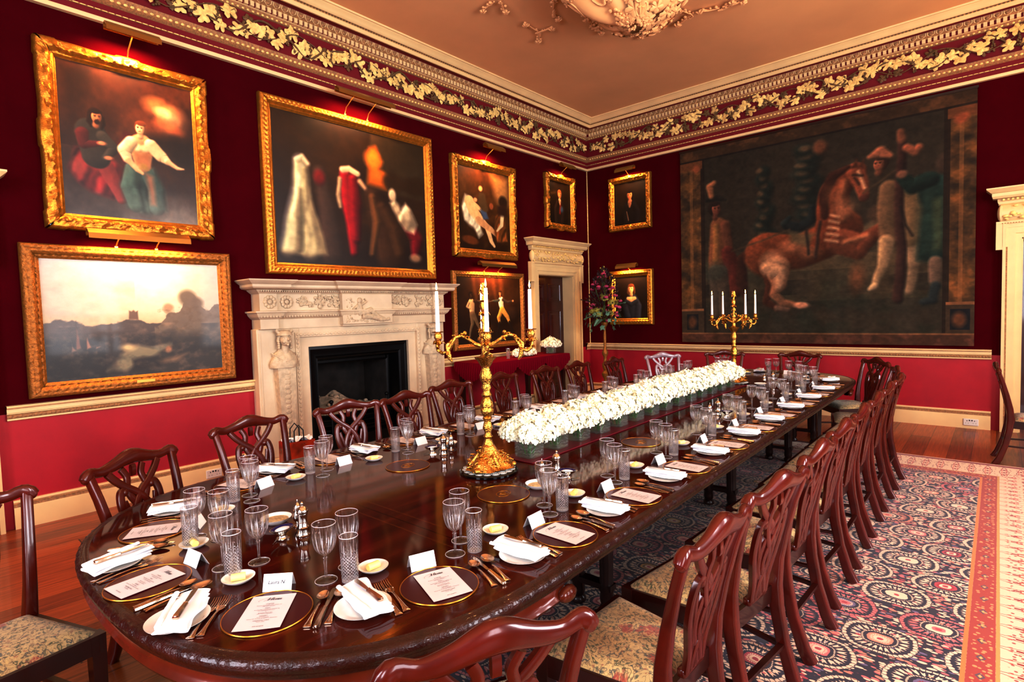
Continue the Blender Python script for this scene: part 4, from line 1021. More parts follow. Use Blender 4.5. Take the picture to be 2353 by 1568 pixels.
    P.line([(.22,.46),(.44,.54)],.003,(90,66,44)); P.line([(.69,.66),(.79,.74)],.003,(90,66,44))
    # groom, training post, man in a long green coat
    P.limb([(.765,.66),(.765,.56),(.765,.45)],[.036,.042,.036],(118,86,58)); P.head(.735,.775,.030,(150,84,58),(60,36,26),-.5); P.limb([(.705,.81),(.735,.825),(.765,.80)],[.010,.022,.010],(160,96,66)); P.limb([(.755,.44),(.745,.33),(.725,.25)],[.030,.020,.016],(164,134,98),k=.5); P.limb([(.83,.44),(.835,.33),(.83,.22)],[.028,.020,.016],(134,108,80)); P.limb([(.82,.66),(.83,.56),(.825,.45)],[.036,.044,.036],(130,100,64))
    P.limb([(.725,.25),(.712,.24)],[.014,.010],(190,160,124)); P.blob(.672,.29,.024,.06,(150,80,46),.5,a=.6)
    P.limb([(.799,.19),(.797,.84)],[.019,.015],(66,36,30),k=.7); P.limb([(.797,.86),(.797,.89)],[.018,.014],(130,74,50)); P.limb([(.812,.82),(.835,.80),(.848,.815)],[.016,.018,.014],(164,92,62)); P.limb([(.80,.58),(.815,.50),(.83,.46)],.004,(40,28,24))
    Gc=[(.845,.66),(.872,.70),(.918,.695),(.922,.35),(.893,.335),(.842,.35),(.850,.46),(.862,.56)]
    P.poly(Gc,(24,50,44),.010); P.folds(Gc,.45,60,92); P.limb([(.885,.62),(.88,.50),(.875,.38)],[.02,.03,.03],(46,80,66),.03,.5); P.limb([(.905,.58),(.905,.40)],.010,(104,104,56),.02,.6)
    P.limb([(.875,.675),(.835,.655),(.806,.695)],[.034,.032,.022],(22,44,38),k=.5); P.blob(.803,.71,.016,.018,(130,84,62),.3); P.blob(.915,.735,.022,.04,(70,50,38),.3); P.limb([(.895,.34),(.897,.26)],[.024,.020],(118,92,74)); P.limb([(.90,.24),(.895,.185),(.868,.175)],[.018,.016,.012],(38,50,52))
    P.img=P.img*.70+P.img.mean(2,keepdims=True)*np.array([.26,.21,.14])
    # architectural borders: columns, plinths, top and bottom bands
    nb=P.fbm(22,4)
    for a,c in ((0,.10),(.925,1.0)):
        m=((P.u>=a)&(P.u<=c)).astype(float); P.mix(m,(86,58,34)); P.mix(m*np.clip((nb-.5)*5,0,1)*.8,(140,92,46)); P.mix(m*np.clip((.45-nb)*5,0,1)*.8,(44,34,26))
        e=c if a==0 else a; P.mix((np.abs(P.u-e)<.008).astype(float)*.9,(40,28,20)); P.mix((np.abs(P.u-(a+c)/2)<.006)*.5*m,(150,104,60))
        P.mix(m*(P.v<.17),(70,52,36)); P.mix(m*(np.abs(P.v-.17)<.006),(140,96,60)); mid=(a+c)/2
        P.mix(((np.abs(P.u-mid)<.026)&(np.abs(P.v-.105)<.042)).astype(float),(28,28,30)); P.ell(mid,.105,.018,.03,(104,64,40),.4)
        P.mix(m*(np.abs(P.v-.92)<.02),(110,66,38)); P.ell(mid+(.02 if a==0 else 0),.90,.018,.02,(150,84,50),.4)
    m=((P.v>.945)).astype(float); P.mix(m,(62,42,26)); P.mix(m*np.clip((nb-.5)*5,0,1)*.7,(104,66,38)); P.mix((np.abs(P.v-.945)<.004)*.8,(30,22,18))
    m=((P.v<.045)).astype(float); P.mix(m,(80,50,34)); P.mix(m*np.clip((nb-.5)*5,0,1)*.7,(120,70,50)); P.mix((np.abs(P.v-.046)<.004)*.8,(140,96,60))
    k=1+.25*(P.fbm(90,2)-.5)+.18*(P.fbm(40,3)-.5); P.img=np.clip(P.img*k[...,None],0,255)
    return P.grain(.3,40)
root=thing('tapestry','huge dark woven tapestry of a rearing brown horse hung beside the right doorway','tapestry')
TT=tR()@Matrix.Translation((2.09,.03,2.575))
# looking at the right wall, the viewer's left is +y, so the design runs from high y to low y
Pt=art_tapestry(); Pt.img=Pt.img[:,::-1]
painted('woven_panel',Pt,3.74,3.10,M['tapestry'],TT,root,depthfn=lambda u,v:.006+.008*np.sin(u*34+v*2)*(1-v*.6)+.006*np.sin(u*61+1)*(1-v))
b=MB(); b.box(-1.88,1.88,-.015,.015,1.545,1.575); o=b.build('hanging_batten',M['mahogd'],root,smooth=False); o.matrix_world=TT
# ------------------------------------------------------------ chimneypiece (carved stone) on the left wall
def bust(T,Rr,helmet):
    b=MB()
    # tapering herm pedestal with overlapping scales
    b.loops([[(-.06,.0,.10),(.06,.0,.10),(.06,.075,.10),(-.06,.075,.10)],[(-.115,.0,1.08),(.115,.0,1.08),(.10,.085,1.08),(-.10,.085,1.08)]],cap=True,M=T)
    z=1.02; k=0
    while z>.16:
        b.ball((0,.082,z),.040*(.5+.5*z),12,6,(1,.16,.8),M=T); z-=.052; k+=1
    b.box(-.085,.085,0,.10,.05,.115,M=T)
    # draped shoulders
    prof=[]
    for i in range(11):
        t=i/10; zz=1.07+.20*t; w=.135*math.sin(PI*(.42+.5*t))**.8 if t<.85 else .05+.4*(1-t)*.2
        prof.append((w,zz))
    L=[]
    for i,(w,zz) in enumerate(prof):
        l=[]
        for k in range(28):
            a=2*PI*k/28; fo=1+.06*math.sin(6*a+i*.9)
            l.append((w*fo*math.cos(a)*1.12,.03+w*.62*fo*math.sin(a),zz))
        L.append(l)
    b.loops(L,cap=True,M=T)
    for k in range(6):
        q=.020*k; b.tube([(-.128+q*.3,.03,1.225-q),(-.09,.085,1.185-q),(-.02,.108-q*.1,1.135-q*.55),(.06,.095,1.150-q*.8),(.125-q*.3,.03,1.215-q)],.0065,6,M=T)
    b.tube([(0,.04,1.22),(0,.05,1.26),(0,.06,1.31)],[.05,.038,.036],12,M=T)
    # head with face
    b.ball((0,.075,1.365),.062,18,14,(.88,1.0,1.18),M=T)
    b.tube([(0,.135,1.392),(0,.150,1.362),(0,.136,1.352)],[.006,.011,.008],8,M=T)
    for s in (-1,1):
        b.ball((s*.023,.124,1.378),.010,8,5,(1.3,.6,.7),M=T); b.tube([(s*.008,.136,1.394),(s*.026,.133,1.399),(s*.042,.118,1.393)],.0045,6,M=T)
        b.ball((s*.030,.112,1.345),.020,8,6,M=T)
    b.ball((0,.134,1.334),.013,8,5,(1.5,.7,.45),M=T); b.ball((0,.128,1.312),.016,8,6,M=T)
    for k in range(26):
        a=PI*(k/25); b.ball((.066*math.cos(a),.05+.0*k,1.355+.062*math.sin(a)+Rr.uniform(-.006,.006)),.018,7,5,(1,1,.9),M=T)
    for s in (-1,1):
        for q in range(4): b.ball((s*.066,.06,1.345-.022*q),.016,7,5,M=T)
    if helmet:
        b.lathe([(.082,1.408),(.080,1.415),(.068,1.436),(.05,1.456),(.015,1.468),(.002,1.47)],20,M=T@Matrix.Translation((0,.06,0)))
        for s in (-1,1): b.tube([(s*.05,.06,1.43),(s*.085,.06,1.455),(s*.075,.06,1.478)],[.022,.016,.006],8,M=T)
    return b
def chimney():
    T=tL()
    root=thing('chimneypiece','carved pale stone fireplace surround with herm busts and a figure tablet','fireplace surround',(3.73,YW,0))
    root_inv=Matrix.Translation((-3.73,-YW,0))
    A=root_inv@T
    Rr=random.Random(4)
    x0,x1=2.47,5.0; D=.17     # block depth
    for a,c in ((x0,x0+.46),(x1-.46,x1)):
        b=MB(); b.box(a,c,0,D-.03,.14,1.50,M=A,bev=.006); b.box(a-.015,c+.015,0,D+.01,0,.14,M=A,bev=.006)
        b.box(a+.02,a+.035,D-.03,D-.024,.2,1.46,M=A)
        b.build('side_pier',M['stone'],root,ang=25)
    # inner architrave with egg and dart
    b=MB()
    i0,i1,it=3.04,4.41,1.285
    for e,(w,h) in enumerate(((.0,.115),(.115,.145))):
        pass
    b.box(i0-.115,i0,0,.115,0,it,M=A); b.box(i1,i1+.115,0,.115,0,it,M=A); b.box(i0-.115,i1+.115,0,.115,it,it+.115,M=A)
    b.box(i0-.165,i0-.115,0,.152,0,it+.115,M=A); b.box(i1+.115,i1+.165,0,.152,0,it+.115,M=A); b.box(i0-.165,i1+.165,0,.152,it+.115,it+.165,M=A)
    z=.05
    while z<it+.15:
        for xx in (i0-.140,i1+.140): b.ball((xx,.152,z),.020,8,5,(.8,.7,1),M=A)
        z+=.046
    u=i0-.10
    while u<i1+.12: b.ball((u,.152,it+.14),.020,8,5,(1,.7,.8),M=A); u+=.046
    b.build('inner_architrave',M['stone'],root,ang=35)
    b=MB(); b.box(x0+.40,x1-.40,0,D-.035,it+.15,1.51,M=A); b.build('plain_frieze',M['stone'],root,smooth=False)
    # entablature with breaks over the piers and tablet
    def ent(prof,name,breaks,mat_=M['stone']):
        b=MB()
        us=[x0]+[q for p in breaks for q in p]+[x1]
        outer=[(x0,x0+.23),(3.41,4.11),(x1-.23,x1)]
        L=[]
        path=[]
        path.append((x0,-1,.0)); 
        for (a,c) in outer: path.append((a,c))
        for (d,z) in prof:
            l=[(x0-(d-D),0,z)]
            for (a,c) in outer:
                fwd=.045
                l+= [(a-(d-D),d+fwd,z),(c+(d-D),d+fwd,z)] if True else []
                if c<x1-.01:
                    nxt=outer[outer.index((a,c))+1][0]
                    l+=[(c+(d-D),d,z),(nxt-(d-D),d,z)]
            l.append((x1+(d-D),0,z))
            L.append(l)
        b.loops(L,closed=True,cap=True,M=A); return b.build(name,mat_,root,ang=25)
    ent([(D-.02,1.50),(D-.02,1.60),(D-.01,1.605),(D+.005,1.62),(D+.02,1.64),(D+.03,1.665),(D+.045,1.67),(D+.045,1.685),(D-.02,1.69)],'architrave_moulding',[])
    ent([(D-.025,1.69),(D-.025,1.875)],'frieze_block',[])
    ent([(D-.02,1.865),(D-.01,1.875),(D+.015,1.895),(D+.02,1.905),(D+.07,1.915),(D+.085,1.93),(D+.085,1.955),(D+.10,1.965),(D+.125,1.985),(D+.135,1.995),(D+.135,2.005),(D+.12,2.006)],'mantel_shelf',[])
    # small dentil run
    b=MB(); u=x0+.02
    while u<x1: b.box(u,u+.012,D-.02,D+.028+ (.045 if (u<x0+.22 or 3.42<u<4.1 or u>x1-.22) else 0),1.884,1.898,M=A); u+=.024
    u=x0+.02
    while u<x1:
        if not 3.40<u<4.12: b.ball((u,D+.015+(.045 if (u<x0+.22 or u>x1-.22) else 0),1.63),.013,6,4,(1,.6,1.2),M=A)
        u+=.032
    b.build('bead_run',M['stonec'],root)['kind']='stuff'
    # carved swags in the frieze
    for cx in (2.60,2.80,3.0,3.2,3.33,4.2,4.35,4.55,4.75,4.88):
        w=D+.005 if (2.70<cx<3.38 or 4.14<cx<4.77) else D+.045
        w-=.02; b=MB()
        if cx in (2.80,4.88,2.60):
            for k in range(10):
                a=2*PI*k/10; b.ball((cx+.05*math.cos(a),w,1.78+.05*math.sin(a)),.022,7,5,(1,.5,1),M=A)
            b.ball((cx,w,1.78),.025,8,6,(1,.6,1),M=A)
        else:
            for k in range(16):
                b.ball((cx+Rr.gauss(0,.035),w,1.785+Rr.gauss(0,.03)),Rr.uniform(.012,.024),7,5,(1,.7,1),M=A)
            for k in range(5): vine_leaf(b,A@Matrix.Translation((cx+Rr.uniform(-.07,.07),w-.005,1.78+Rr.uniform(-.05,.05)))@Matrix.Rotation(Rr.uniform(0,6),4,'Y'),.035,.014)
        b.build('carved_flower_swag',M['stonec'],root)
    # tablet with a reclining figure
    b=MB(); b.box(3.42,4.10,D-.02,D+.055,1.52,1.868,M=A,bev=.004)
    tb=b.build('tablet',M['stone'],root,ang=25)
    b=MB(); w=D+.062
    b.ball((3.64,w,1.79),.032,10,8,(1,.7,1.1),M=A); b.tube([(3.64,w,1.76),(3.63,w,1.70),(3.66,w,1.63)],[.03,.045,.04],10,flat=.6,up=(0,1,0),M=A)
    b.tube([(3.66,w,1.63),(3.78,w+.01,1.68),(3.88,w,1.60),(3.98,w,1.575)],[.04,.035,.028,.014],10,flat=.7,up=(0,1,0),M=A); b.tube([(3.66,w,1.61),(3.80,w+.01,1.60),(3.92,w,1.56),(4.04,w,1.56)],[.035,.03,.024,.012],10,flat=.7,up=(0,1,0),M=A)
    b.tube([(3.62,w,1.74),(3.55,w,1.69),(3.58,w,1.63)],[.017,.015,.011],8,M=A); b.tube([(3.66,w,1.74),(3.73,w,1.78),(3.70,w,1.81)],[.016,.014,.010],8,M=A)
    for k in range(60): b.ball((Rr.uniform(3.45,4.07),w-.012,1.545+abs(Rr.gauss(0,.02))),Rr.uniform(.010,.022),6,4,(1.4,.6,.8),M=A)
    for k in range(24): b.ball((3.50+Rr.gauss(0,.03),w-.012,1.60+Rr.uniform(0,.22)),Rr.uniform(.010,.02),6,4,(1,.6,1),M=A)
    for k in range(14): b.ball((3.98+Rr.gauss(0,.03),w-.014,1.70+Rr.gauss(0,.04)),Rr.uniform(.008,.016),6,4,(1,.6,1),M=A)
    b.build('figure_relief',M['stonec'],tb)
    # busts
    for xx,hm in ((2.735,True),(4.765,False)):
        o=bust(A@Matrix.Translation((xx,D-.035,.02)),Rr,True).build('herm_bust',M['stonec'],root,ang=60)
        o['label']='winged-helmet herm bust on a tapering scaled pedestal'
    return root
chimney()
def grate():
    root=thing('register_grate','black cast iron register grate with ashes inside the stone fireplace','fireplace',(3.725,YW,0))
    A=Matrix.Translation((-3.725,-YW,0))@tL(); b=MB()
    i0,i1,it=3.04,4.41,1.285
    # outer casing stepping inward
    L=[]
    for ins,w in ((0,.02),(0,.075),(.03,.085),(.05,.075),(.10,.07),(.115,.05),(.13,.06),(.16,-.10),(.185,-.10),(.19,-.085),(.205,-.10),(.21,-.30)):
        L.append([(i0+ins,w,0),(i0+ins,w,it-ins*1.15),(i1-ins,w,it-ins*1.15),(i1-ins,w,0)])
    b.loops(L,closed=False,M=A); b.build('iron_surround',M['iron'],root,ang=25)
    b=MB(); b.box(i0+.21,i1-.21,-.62,-.60,0,1.1,M=A); b.box(i0+.19,i0+.21,-.6,-.1,0,1.1,M=A); b.box(i1-.21,i1-.19,-.6,-.1,0,1.1,M=A); b.box(i0+.19,i1-.19,-.6,-.1,1.05,1.07,M=A); b.box(i0+.19,i1-.19,-.6,0,.0,.02,M=A)
    b.build('fireback',M['soot'],root,smooth=False)
    Rr=random.Random(8); b=MB()
    def hh(u,v): return .44+.22*math.exp(-((u-.4)**2)/.07)*v**.5+.05*math.sin(u*17+v*5)*v
    b.grid(lambda u,v:A@Vector((i0+.22+(i1-i0-.44)*u,-.1-.48*v,hh(u,v))),30,14)
    for k in range(40):
        u,v=Rr.random(),Rr.random(); b.ball((i0+.24+(i1-i0-.48)*u,-.12-.42*v,hh(u,v)+.01),Rr.uniform(.015,.045),7,5,(1,1,.7),M=A)
    b.build('ash_bed',M['ash'],root)
    b=MB()
    for z in (.28,.34,.40,.46,.52): b.tube([(i0+.19,-.04,z),(i0+.3,.02,z),(i1-.3,.02,z),(i1-.19,-.04,z)],.010,8,M=A)
    for xx in (i0+.30,i1-.30):
        b.tube([(xx,.02,.03),(xx,.03,.3),(xx,.02,.60)],.014,8,M=A); b.ball((xx,.02,.62),.025,10,8,M=A)
    b.box(i0+.2,i1-.2,-.5,.0,.22,.245,M=A); b.box(i0+.13,i1-.13,.0,.10,.02,.20,M=A)
    b.build('fire_basket',M['iron'],root)
    b=MB(); b.tube([(i0+.2,.10,.16),(i0+.22,.16,.03),(i1-.22,.16,.03),(i1-.2,.10,.16)],.012,8,M=A); b.build('fender_bar',M['iron'],root)
grate()
b=MB(); b.box(2.35,5.12,5.30,YW+.3,.001,.025,bev=.006); tag(b.build('hearth_slab',M['stone'],ang=25),'pale stone hearth slab lying in front of the fireplace','hearth')
# ------------------------------------------------------------ draped sideboard with flowers
def sideboard():
    x0,x1,y0,y1,zt=5.22,7.12,5.10,5.72,.93
    root=thing('sideboard','long serving table under a swagged crimson cloth against the left wall','sideboard',(6.17,5.41,0))
    O=Matrix.Translation((-6.17,-5.41,0)); b=MB()
    b.box(x0+.03,x1-.03,y0+.03,y1-.02,zt-.10,zt-.012,M=O)
    for a,c in ((x0+.08,y0+.08),(x1-.08,y0+.08),(x0+.08,y1-.07),(x1-.08,y1-.07),(6.17,y0+.08)):
        L=[]
        for z,r in ((0,.03),(.02,.036),(.5,.026),(.8,.036),(.84,.04)): L.append([(a+sx*r,c+sy*r,z) for sx,sy in ((-1,-1),(1,-1),(1,1),(-1,1))])
        b.loops(L,cap=True,M=O)
    b.build('table_frame',M['mahogd'],root,ang=30)
    # cloth: flat top and swagged skirt
    b=MB(); b.box(x0,x1,y0,y1,zt-.012,zt,M=O,bev=.006)
    def skirt(P0,P1,nsw,n):
        P0,P1=Vector(P0),Vector(P1); d=(P1-P0); out=Vector((d.y,-d.x,0)).normalized()
        def f(u,v):
            s=abs(math.sin(PI*u*nsw)); drop=.10+.16*s; p=P0+d*u
            fold=.012*math.sin(u*n*2*PI+v*3)*v+.03*s*v*(1-v)*2
            return O@Vector((p.x+out.x*(.006+fold),p.y+out.y*(.006+fold),zt-.004-drop*v))
        b.grid(f,140,8)
    skirt((x0,y0,0),(x1,y0,0),3,38); skirt((x1,y0,0),(x1,y1,0),1,14); skirt((x0,y1,0),(x0,y0,0),1,14)
    b.build('crimson_cloth',M['cloth'],root,ang=70)
    return root
sideboard()
# ------------------------------------------------------------ flowers
def floret(b,T,s,Rr):
    for k in range(4):
        a=k*PI/2+Rr.uniform(-.15,.15); c,d=math.cos(a),math.sin(a); w=.62*s
        ox,oy=c,d; px,py=-d,c; up=Rr.uniform(.1,.55)*s
        v=[(0,0,0)]+[(ox*s*q+px*w*h_,oy*s*q+py*w*h_,up*z_) for q,h_,z_ in ((.35,.55,.5),(.78,.72,.8),(1.02,.30,1.0),(1.02,-.30,1.0),(.78,-.72,.8),(.35,-.55,.5))]
        b.add(v,[(0,1,2,3),(0,3,4),(0,4,5,6)],T)
def hydrangea(b,c,r,n,Rr,s=.0155,sc=(1,1,.9),low=-.35):
    g=PI*(3-math.sqrt(5))
    for k in range(n):
        z=1-(1-low)*(k+.5)/n; rr=math.sqrt(max(0,1-z*z)); a=g*k
        nrm=Vector((rr*math.cos(a),rr*math.sin(a),z)); lump=1+.05*math.sin(7*a+3*z)+Rr.uniform(-.16,.10)
        p=Vector(c)+Vector((nrm.x*r*sc[0],nrm.y*r*sc[1],nrm.z*r*sc[2]))*lump
        d=(nrm+Vector((Rr.uniform(-.5,.5),Rr.uniform(-.5,.5),Rr.uniform(-.4,.4)))).normalized()
        T=Matrix.Translation(p)@d.to_track_quat('Z','Y').to_matrix().to_4x4()@Matrix.Rotation(Rr.uniform(0,6),4,'Z')
        floret(b,T,s*Rr.uniform(.85,1.25),Rr)
    b.ball(c,r*.74,10,6,sc)
def bouquet(seed,heads,name='hydrangea_posy',n=210):
    Rr=random.Random(seed); b=MB()
    for c,r in heads: hydrangea(b,c,r,int(n*(r/.09)**2),Rr)
    o=b.build(name,M['petal'],smooth=False)
    st=MB()
    for c,r in heads:
        st.tube([(c[0]*.25,c[1]*.25,.012),(c[0]*.4,c[1]*.4,.05),(c[0]*.8,c[1]*.8,c[2]-.02)],.004,6)
    for k in range(3):
        a=Rr.uniform(0,6); st.tube([(.02*math.cos(a),.02*math.sin(a),.02),(.035*math.cos(a+1),.035*math.sin(a+1),.05),(.03*math.cos(a+2),.03*math.sin(a+2),.085)],[.003,.008,.002],6,flat=.3)
    s=st.build('flower_stem',M['stem'],o)
    return o
def cube_vase(w=.126,h=.096):
    root=thing('cube_vase','x','vase'); b=MB(); t=.0045; z0=.009
    def sq(r,z): 
        c=r*.10; return [(-r+c,-r,z),(r-c,-r,z),(r,-r+c,z),(r,r-c,z),(r-c,r,z),(-r+c,r,z),(-r,r-c,z),(-r,-r+c,z)]
    r=w/2; b.loops([sq(r-.002,0),sq(r,.002),sq(r,h),sq(r-t,h),sq(r-t,z0)],cap=True); b.build('glass_wall',M['vaseglass'],root,ang=25)
    b=MB(); q=r-t-.0005; b.loops([sq(q,z0+.0005),sq(q,h*.72)],cap=True); b.build('water',M['water'],root,ang=25)
    return root
# ------------------------------------------------------------ banqueting table
TA=math.radians(.85)                       # the table is very slightly askew to the room
TX0,TX1,TYC,THW=.385,7.62,2.115,1.065
def tloc(x,y):
    """room x,y -> table frame"""
    dx,dy=x-TX0,y-TYC; return dx*math.cos(TA)+dy*math.sin(TA),-dx*math.sin(TA)+dy*math.cos(TA)
def outline(off,n_end=90,n_side=260,pw=2.7,a=1.04):
    """closed outline offset outward by off: superellipse ends, straight sides"""
    L=TX1-TX0; hw=THW; pts=[]
    def se(t):
        c,s=math.cos(t),math.sin(t); return a*math.copysign(abs(c)**(2/pw),c),hw*math.copysign(abs(s)**(2/pw),s)
    P=[]
    for i in range(n_end+1):
        # remap so that points are evenly spread
        t=PI/2+PI*i/n_end; P.append((a+se(t)[0],se(t)[1]))
    for i in range(1,n_side): P.append((a+(L-2*a)*i/n_side,-hw))
    for i in range(n_end+1):
        t=-PI/2+PI*i/n_end; P.append((L-a+se(t)[0],se(t)[1]))
    for i in range(1,n_side): P.append((L-a-(L-2*a)*i/n_side,hw))
    # resample evenly
    acc=[0]
    for i in range(len(P)): p,q=P[i],P[(i+1)%len(P)]; acc.append(acc[-1]+math.hypot(q[0]-p[0],q[1]-p[1]))
    N=1300; out=[]; j=0
    for k in range(N):
        s=acc[-1]*k/N
        while acc[j+1]<s: j+=1
        t=(s-acc[j])/max(1e-9,acc[j+1]-acc[j]); p,q=P[j],P[(j+1)%len(P)]
        out.append((p[0]*(1-t)+q[0]*t,p[1]*(1-t)+q[1]*t))
    res=[]
    for k in range(N):
        p,q=out[k-1],out[(k+1)%N]; dx,dy=q[0]-p[0],q[1]-p[1]; l=math.hypot(dx,dy)
        res.append((out[k],(dy/l,-dx/l)))
    # outward normal check (centre is inside)
    sgn=1 if (res[0][0][0]-L/2)*res[0][1][0]+res[0][0][1]*res[0][1][1]>0 else -1
    return [((p[0]+sgn*nx*off),(p[1]+sgn*ny*off)) for p,(nx,ny) in res],acc[-1]
def table():
    root=thing('banqueting_table','very long polished mahogany dining table with rounded ends and carved rim','dining table',(TX0,TYC,0),TA)
    def carve(k,s): return .0035*math.sin(s*2*PI/.034)+.0025*math.sin(s*2*PI/.011+1)
    b=MB(); L=[]
    prof=[(-.030,.750,0),(-.012,.750,0),(-.009,.7475,0),(-.006,.7485,0),(.000,.746,.4),(.007,.740,.9),(.011,.730,.9),(.010,.719,.7),(.003,.711,0),(-.004,.700,0),(-.004,.694,0)]
    for off,z,c in prof:
        o,per=outline(off); n=len(o); l=[]
        oo,_=outline(off+.01)
        for k in range(n):
            e=carve(k,per*k/n)*c; dx,dy=oo[k][0]-o[k][0],oo[k][1]-o[k][1]
            l.append((o[k][0]+dx*100*e*.5,o[k][1]+dy*100*e*.5,z+e*.8))
        L.append(l)
    b.mi=1; b.loops(L)
    n=len(L[0]); base=0
    b.mi=0; b.add(L[0],[tuple(range(n))])
    b.add(L[-1],[tuple(range(n-1,-1,-1))])
    top=b.build('tabletop',[M['tabletop'],M['mahogany_rim']],root,ang=60)
    # apron: deeper, moulded, only at the two rounded ends; a shallow rail along the sides
    b=MB()
    o0,_=outline(-.022); o1,_=outline(-.004); o2,_=outline(-.012); o3,_=outline(-.05)
    LN=TX1-TX0
    def dep(p): return 1.0 if (p[0]<1.10 or p[0]>LN-1.10) else 0
    rows=[(outline(-.016)[0],.696),(outline(-.016)[0],.665),(outline(-.010)[0],.657),(outline(-.004)[0],.648),(outline(-.010)[0],.636),(outline(-.03)[0],.630),(outline(-.06)[0],.632),(outline(-.06)[0],.695)]
    for seg in (0,1):
        b=MB(); idx=[k for k in range(len(o0)) if ((o0[k][0]<1.06) if seg==0 else (o0[k][0]>LN-1.06))]
        # order contiguous
        start=next(k for k in idx if (k-1)%len(o0) not in idx); seq=[]; k=start
        while k in idx or (k%len(o0)) in idx: seq.append(k%len(o0)); k=(k+1)%len(o0)
        b.loops([[(r[q][0],r[q][1],z) for q in seq] for r,z in rows],closed=False)
        for q in (seq[0],seq[-1]):
            b.ball((o1[q][0],o1[q][1],.655),.028,10,8,(1.6,.9,1.0))
        b.build('end_apron',M['mahogt'],root,ang=50)
    b=MB()
    for s in (-1,1):
        b=MB(); b.box(1.0,LN-1.0,min(s*(THW-.10),s*(THW-.13)),max(s*(THW-.10),s*(THW-.13)),.62,.694)
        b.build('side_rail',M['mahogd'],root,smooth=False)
    # fluted legs on square toes, in pairs, with a low stretcher tying each pair
    fl=lambda r,z,a: r*(1-.07*abs(math.cos(6*a))) if .12<z<.60 else r
    for x in (.62,2.02,3.9,5.55,6.50):
        for yy in (-.62,-.44,.44,.62):
            if x in (.62,6.50) and abs(yy)>.5: yy*=1.05
            b=MB()
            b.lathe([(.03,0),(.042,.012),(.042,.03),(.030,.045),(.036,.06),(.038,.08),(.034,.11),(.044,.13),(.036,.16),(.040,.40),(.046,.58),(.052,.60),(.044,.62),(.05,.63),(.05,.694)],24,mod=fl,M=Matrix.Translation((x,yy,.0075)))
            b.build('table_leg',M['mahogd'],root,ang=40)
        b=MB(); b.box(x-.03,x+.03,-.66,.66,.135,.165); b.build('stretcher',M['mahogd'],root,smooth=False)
    return root
M['mahogany_rim']=mat('carved_mahogany_rim',(60,16,9),.28,coat=.4,var=.35,vscale=20,bump=.35,bscale=160)
M['mahogt']=mat('red_mahogany',(104,34,14),.25,coat=.6,var=.3,vscale=7)
table()
